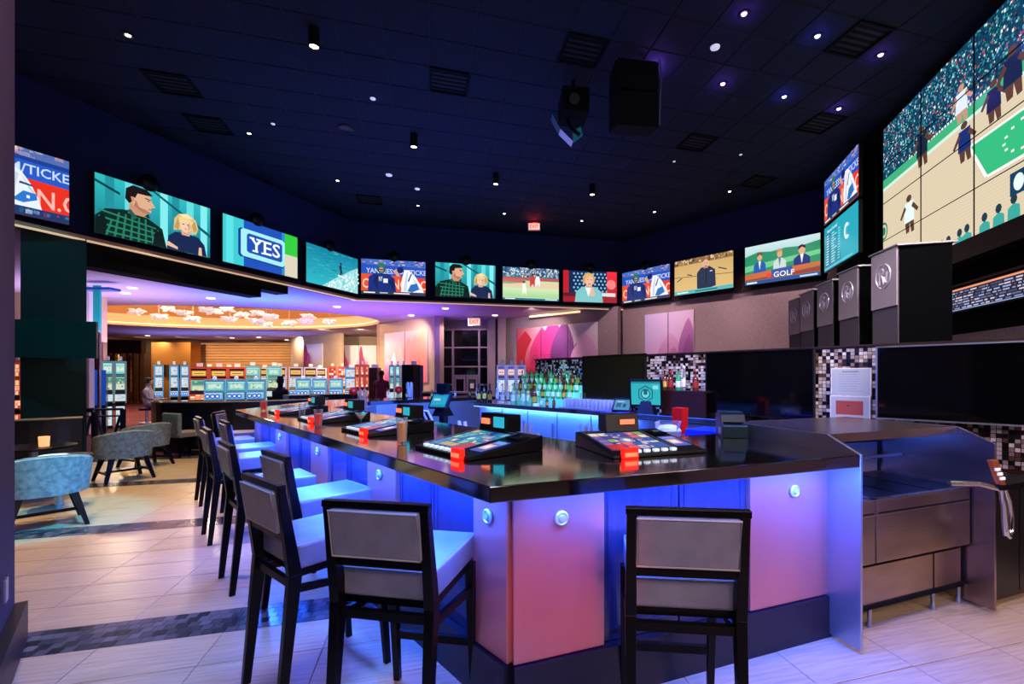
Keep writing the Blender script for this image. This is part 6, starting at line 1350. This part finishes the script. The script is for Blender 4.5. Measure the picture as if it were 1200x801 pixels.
def slot_machine(label, loc, rz, W, H, style, seed, group):
    t = thing('slot_machine', label, 'slot machine', loc, rz, group)
    S_ = {'blue': ('frame_blue', '9cdcec', 'blue', 'deck', None), 'gold': ('frame_red', 'd85840', 'green', 'orange', 'gold'), 'white': ('frame_white', 'c8c0dc', 'mixed', 'deck', 'gold'),
          'orange': ('frame_orange', 'd8583c', 'orange', 'orange', 'orange'), 'green': ('frame_green', '88b8a8', 'green', 'mixed', 'blue'), 'curve': ('frame_curve', '4c9cd8', 'mixed', 'deck', 'mixed'), 'dark': ('frame_dark', '1a1c48', 'mixed', 'orange', 'green')}[style]
    if S_[0] not in M: mat(S_[0], S_[1], .3, emit=S_[1], es=.2)
    fm_ = M[S_[0]]; D = .55
    obj('cabinet', MB().prof([(-.02, 0), (D, 0), (D, H), (.12, H), (.08, H * (.76 if style == 'blue' else .62)), (-.14, H * (.75 if style == 'blue' else .48)), (-.14, H * .40), (-.02, H * .36)], -W / 2 + .03, W / 2 - .03), M['black_plastic'], t)
    def facep(nm, kd, z0, z1, y, wf=.86):
        q = obj(nm, slot_pic(kd, seed, W * wf, z1 - z0).mesh(), M['game_picture'], t, (0, y, (z0 + z1) / 2)); return q
    fr = MB()
    if style == 'blue':
        facep('screen', 'blue', H * .78, H * .97, .02); facep('lower_screen', 'deck', H * .60, H * .745, -.16)
        for s_ in (-1, 1): fr.box((s_ * (W / 2 - .02), .1, H * .78), (.04, .2, H * .44))
        fr.box((0, .1, H * 1.0), (W, .2, .05)); fr.box((0, -.06, H * .76), (W * .96, .2, .03))
        obj('topper', MB().lathe([(.05, H + .02), (.05, H + .1), (.0001, H + .12)], 8), M['white_glow'], t)
    else:
        facep('upper_screen', S_[4], H * .80, H * .96, .02); facep('screen', S_[2], H * .54, H * .76, .0); facep('button_deck', S_[3], H * .40, H * .50, -.16)
        for s_ in (-1, 1): fr.box((s_ * (W / 2 - .02), .08, H * .68), (.045, .2, H * .62))
        fr.box((0, .08, H * .98), (W, .2, .05)); fr.box((0, .04, H * .78), (W * .94, .12, .03)); fr.box((0, .02, H * .52), (W * .94, .14, .03))
        obj('topper', MB().box((0, .15, H + .07), (W * .3, .1, .12)), M['white'], t)
    obj('lit_frame', fr, fm_, t); obj('belly_panel', slot_pic('orange' if style in ('gold', 'orange') else 'mixed', seed + 9, W * .7, H * .28).mesh(), M['game_picture'], t, (0, -.025, H * .18))
    return t
def at_u(u, Y): return ((u - PX) / F * Y, Y, 0)
seed = 1
def row(us, Y, W, H, style, desc, group, rz=0.0):
    global seed
    A_ = at_u(us[0], Y)
    for i, u in enumerate(us):
        seed += 1; x, y = on(u, 0, A_, (A_[0] + math.cos(rz), A_[1] + math.sin(rz)))[:2] if abs(rz) < 1 else A_[:2]; l = desc % nth(i) if '%s' in desc else desc
        slot_machine(l, (x, y, 0), rz, W, H, style, seed, group)
row((251.5, 277, 300), 13.2, .5, 1.42, 'blue', '%s from the left of the three low light-blue slot machines behind the dark booth', 'near light-blue slot machines', .5)
row((355.5, 374.5, 393.5), 15.6, .455, 1.44, 'blue', '%s of the three low light-blue slot machines right of the seated guest', 'far light-blue slot machines', .42)
row((233, 256, 277.5), 15.4, .52, 1.86, 'gold', '%s from the left of the tall red-framed slot machines with yellow marquees', 'red-framed slot machines', .5)
row((295.5, 321), 17.2, .5, 1.95, 'green', '%s pale green slot machine from the left in the middle of the back row', 'pale green slot machines', .45)
row((327.5, 346.5, 364), 18.8, .5, 1.95, 'white', '%s from the left of the white-framed slot machines with yellow marquees', 'white-framed slot machines', .45)
row((389.5, 401), 19.8, .34, 1.98, 'orange', '%s of the two orange slot machines left of the dark curved one', 'orange slot machines by the curved one', .4)
row((411,), 18.6, .42, 1.9, 'curve', 'single curved dark-blue slot machine between the two orange groups', 'single machines', .4)
row((418.5, 424.5, 430.0), 17.4, .17, 2.0, 'orange', '%s from the left of the narrow orange slot machines before the tan pier', 'narrow orange slot machines', .35)
row((459, 466, 473), 16.2, .18, 1.95, 'green', '%s from the left of the narrow green-topped slot machines under the orange flower print', 'green-topped slot machines', .3)
row((488,), 15.8, .5, 1.93, 'dark', 'dark blue backed slot machine at the right end of the green-topped group', 'single machines', 2.9)
row((587.5, 599, 610.5), 13.4, .27, 1.88, 'white', '%s from the left of the white and blue slot machines seen behind the bottles', 'slot machines behind the bottles', .0)
row((186, 204, 216.5), 16.8, .27, 1.98, 'curve', '%s from the left of the curved blue slot machines beside the red-framed ones', 'curved blue slot machines', .7)
row((126, 141), 13.4, .27, 2.0, 'green', '%s of the two bright green slot machines right of the teal pillar', 'green-yellow slot machines', .75)
row((20, 31), 11.0, .15, 1.9, 'orange', '%s of the two orange and white slot machines glimpsed left of the teal pillar', 'slot machines left of the pillar', .8)
row((310, 268, 245, 375), 22.5, .6, 2.0, 'white', '%s listed of the far slot machines peeking over the back row', 'slot machines in the farthest row', .5)
# white glowing hoop machine
t = thing('hoop_machine', 'big blue gaming machine edged by a glowing white hoop beside the pillar', 'slot machine', (*at_u(112, 12.2)[:2], 0), .7)
obj('cabinet', MB().prism([(-.2, 0), (.2, 0), (.2, .5), (-.2, .5)], 0, 1.6), M['booth'], t)
hp = [(-.12 - .28 * math.sin(PI * k / 14), -.03, .75 + .95 * k / 14) for k in range(15)]
obj('glowing_hoop', MB().tube(hp, .035, 8), mat('hoop_glow', 'ffffff', .4, emit='e8e8ff', es=1.5), t)
obj('curved_side', MB().add([(p[0] + .05, -.02, p[2]) for p in hp] + [(.2, -.02, p[2]) for p in hp], [(k, k + 1, 16 + k, 15 + k) for k in range(14)]), mat('blue_side', '1858b8', .3, emit='1050c0', es=.5), t)
# tall lit sign columns right of the pillar
t = thing('lit_banner', 'narrow vertical teal lit banner just right of the dark pillar', 'sign', (*at_u(114, 11.5)[:2], 0))
obj('panel', MB().box((0, 0, 3.25), (.17, .05, 1.15)), mat('banner_teal', '1c98a0', .5, emit='18848c', es=.8), t); obj('post', MB().box((0, .05, 1.6), (.06, .05, 3.2)), M['steel_plain'], t)
obj('top_hood', MB().box((.1, -.02, 3.72), (.75, .3, .06)), mat('hood_blue', '1c4c98', .5, emit='1848a0', es=.5), t)
struct('pillar_white', MB().box((*at_u(104.5, 12.0)[:2], LZ / 2), (.14, .14, LZ)), M['white'])
struct('pillar_tan', MB().box((*at_u(16, 13.0)[:2], (LZ + 1.9) / 2), (.85, .3, LZ - 1.9)), M['cream'])
struct('pillar_cream', MB().box((*at_u(121, 13.6)[:2], LZ / 2), (.12, .12, LZ)), M['cream'])
dv = thing('divider_cabinet', 'dark wooden divider cabinet between the narrow orange and the green-topped machines', 'cabinet', (*at_u(437, 16.6)[:2], 0))
obj('body', MB().box((0, .2, .93), (.3, .4, 1.86)), M['brown_wood'], dv); obj('top_ornament', MB().box((0, .2, 1.92), (.2, .2, .1)), M['white'], dv)
kc = thing('low_counter', 'long low dark counter with pale top between the slot machines and the bar', 'counter', (0, 0, 0))
obj('body', MB().bar((*at_u(335, 12.3)[:2], .5), (*at_u(415, 13.6)[:2], .5), .5, .96), M['booth'], kc); obj('top', MB().bar((*at_u(335, 12.3)[:2], 1.0), (*at_u(415, 13.6)[:2], 1.0), .56, .04), M['black_plastic'], kc)
hc = thing('host_counter', 'long dark service counter with pale edge in front of the entrance doors', 'counter', (0, 0, 0))
obj('body', MB().bar((*at_u(500, 15.0)[:2], .5), (*at_u(568, 14.4)[:2], .5), .5, 1.0), M['brown_wood'], hc); obj('top', MB().bar((*at_u(500, 15.0)[:2], 1.02), (*at_u(568, 14.4)[:2], 1.02), .56, .05), M['ledge'], hc)

# ================================================================== PEOPLE
def person(label, loc, rz, seated=True, cloth='cloth_black', hat=False, s=1.0, hair=True):
    t = thing('person', label, 'person', loc, rz)
    hip = .62 if seated else .95
    J = [((0, 0, hip), .16), ((0, .02, hip + .22), .15), ((0, .03, hip + .42), .17), ((0, .04, hip + .54), .07), ((0, .05, hip + .62), .085), ((0, .06, hip + .74), .095)]
    E_ = [(0, 1), (1, 2), (2, 3), (3, 4), (4, 5)]
    for sx in (-1, 1):
        b = len(J); J += [((sx * .2, .03, hip + .46), .065), ((sx * .24, .1, hip + .2), .05), ((sx * .17, .34, hip + .16), .04), ((sx * .14, .44, hip + .17), .035)]
        E_ += [(2, b), (b, b + 1), (b + 1, b + 2), (b + 2, b + 3)]
        for f_ in range(3):
            c = len(J); J += [((sx * (.14 + (f_ - 1) * .03), .52, hip + .15), .012)]; E_ += [(b + 3, c)]
        b = len(J)
        if seated: J += [((sx * .1, .06, hip - .03), .1), ((sx * .12, .42, hip - .02), .075), ((sx * .12, .44, .1), .045), ((sx * .12, .56, .04), .04)]
        else: J += [((sx * .1, 0, hip - .06), .1), ((sx * .11, .03, .5), .065), ((sx * .11, 0, .09), .045), ((sx * .12, .14, .04), .04)]
        E_ += [(0, b), (b, b + 1), (b + 1, b + 2), (b + 2, b + 3)]
    me = bpy.data.meshes.new('body'); me.from_pydata([j[0] for j in J], E_, []); me.materials.append(M[cloth])
    o = bpy.data.objects.new('body', me); COL.objects.link(o); o.parent = t
    sk = o.modifiers.new('skin', 'SKIN'); 
    bm = bmesh.new(); bm.from_mesh(me); lay = bm.verts.layers.skin.verify()
    bm.verts.ensure_lookup_table()
    for i, v in enumerate(bm.verts): v[lay].radius = (J[i][1], J[i][1]); v[lay].use_root = (i == 0)
    bm.to_mesh(me); bm.free(); sd = o.modifiers.new('sub', 'SUBSURF'); sd.levels = 1; sd.render_levels = 1
    obj('face', MB().ball((0, .075, hip + .74), .088, 12, 8, 1.2), M['skin'], t)
    if hair: obj('hair', MB().lathe([(.1, hip + .70), (.108, hip + .78), (.085, hip + .86), (.0001, hip + .88)], 12, (0, .045, 0)), M['hair'], t)
    if hat: obj('hat', MB().lathe([(.15, hip + .81), (.15, hip + .825), (.09, hip + .83), (.085, hip + .92), (.0001, hip + .94)], 14, (0, .05, 0)), M['cloth_black'], t)
    t.scale = (s, s, s)
    if seated:
        obj('stool_seat', MB().lathe([(.0001, hip - .2), (.2, hip - .2), (.2, hip - .12), (.0001, hip - .12)], 14), M['booth'], t) if False else None
        q = thing('guest_stool', 'low dark stool under the %s' % label.split(',')[0], 'stool', loc, rz); obj('seat', MB().lathe([(.0001, hip - .2), (.2, hip - .2), (.2, hip - .13), (.0001, hip - .12)], 14), M['booth'], q); obj('post', MB().tube([(0, 0, .02), (0, 0, hip - .2)], .04, 8), M['steel_plain'], q); obj('foot', MB().lathe([(.2, 0), (.2, .02), (.0001, .03)], 14), M['steel_plain'], q)
    return t
person('guest in dark jacket and hat, seated with back turned at the slot machines', (*at_u(327.5, 14.6)[:2], 0), 0, True, 'cloth_black', True)
person('guest in pale grey clothes, seated sideways at the slot machines left', (*at_u(172, 15.0)[:2], 0), -1.2, True, 'cloth_grey')
person('person in a dark red top, standing between the orange machines and the flower print', (*at_u(446.5, 15.2)[:2], 0), .3, False, 'cloth_red', s=.95)
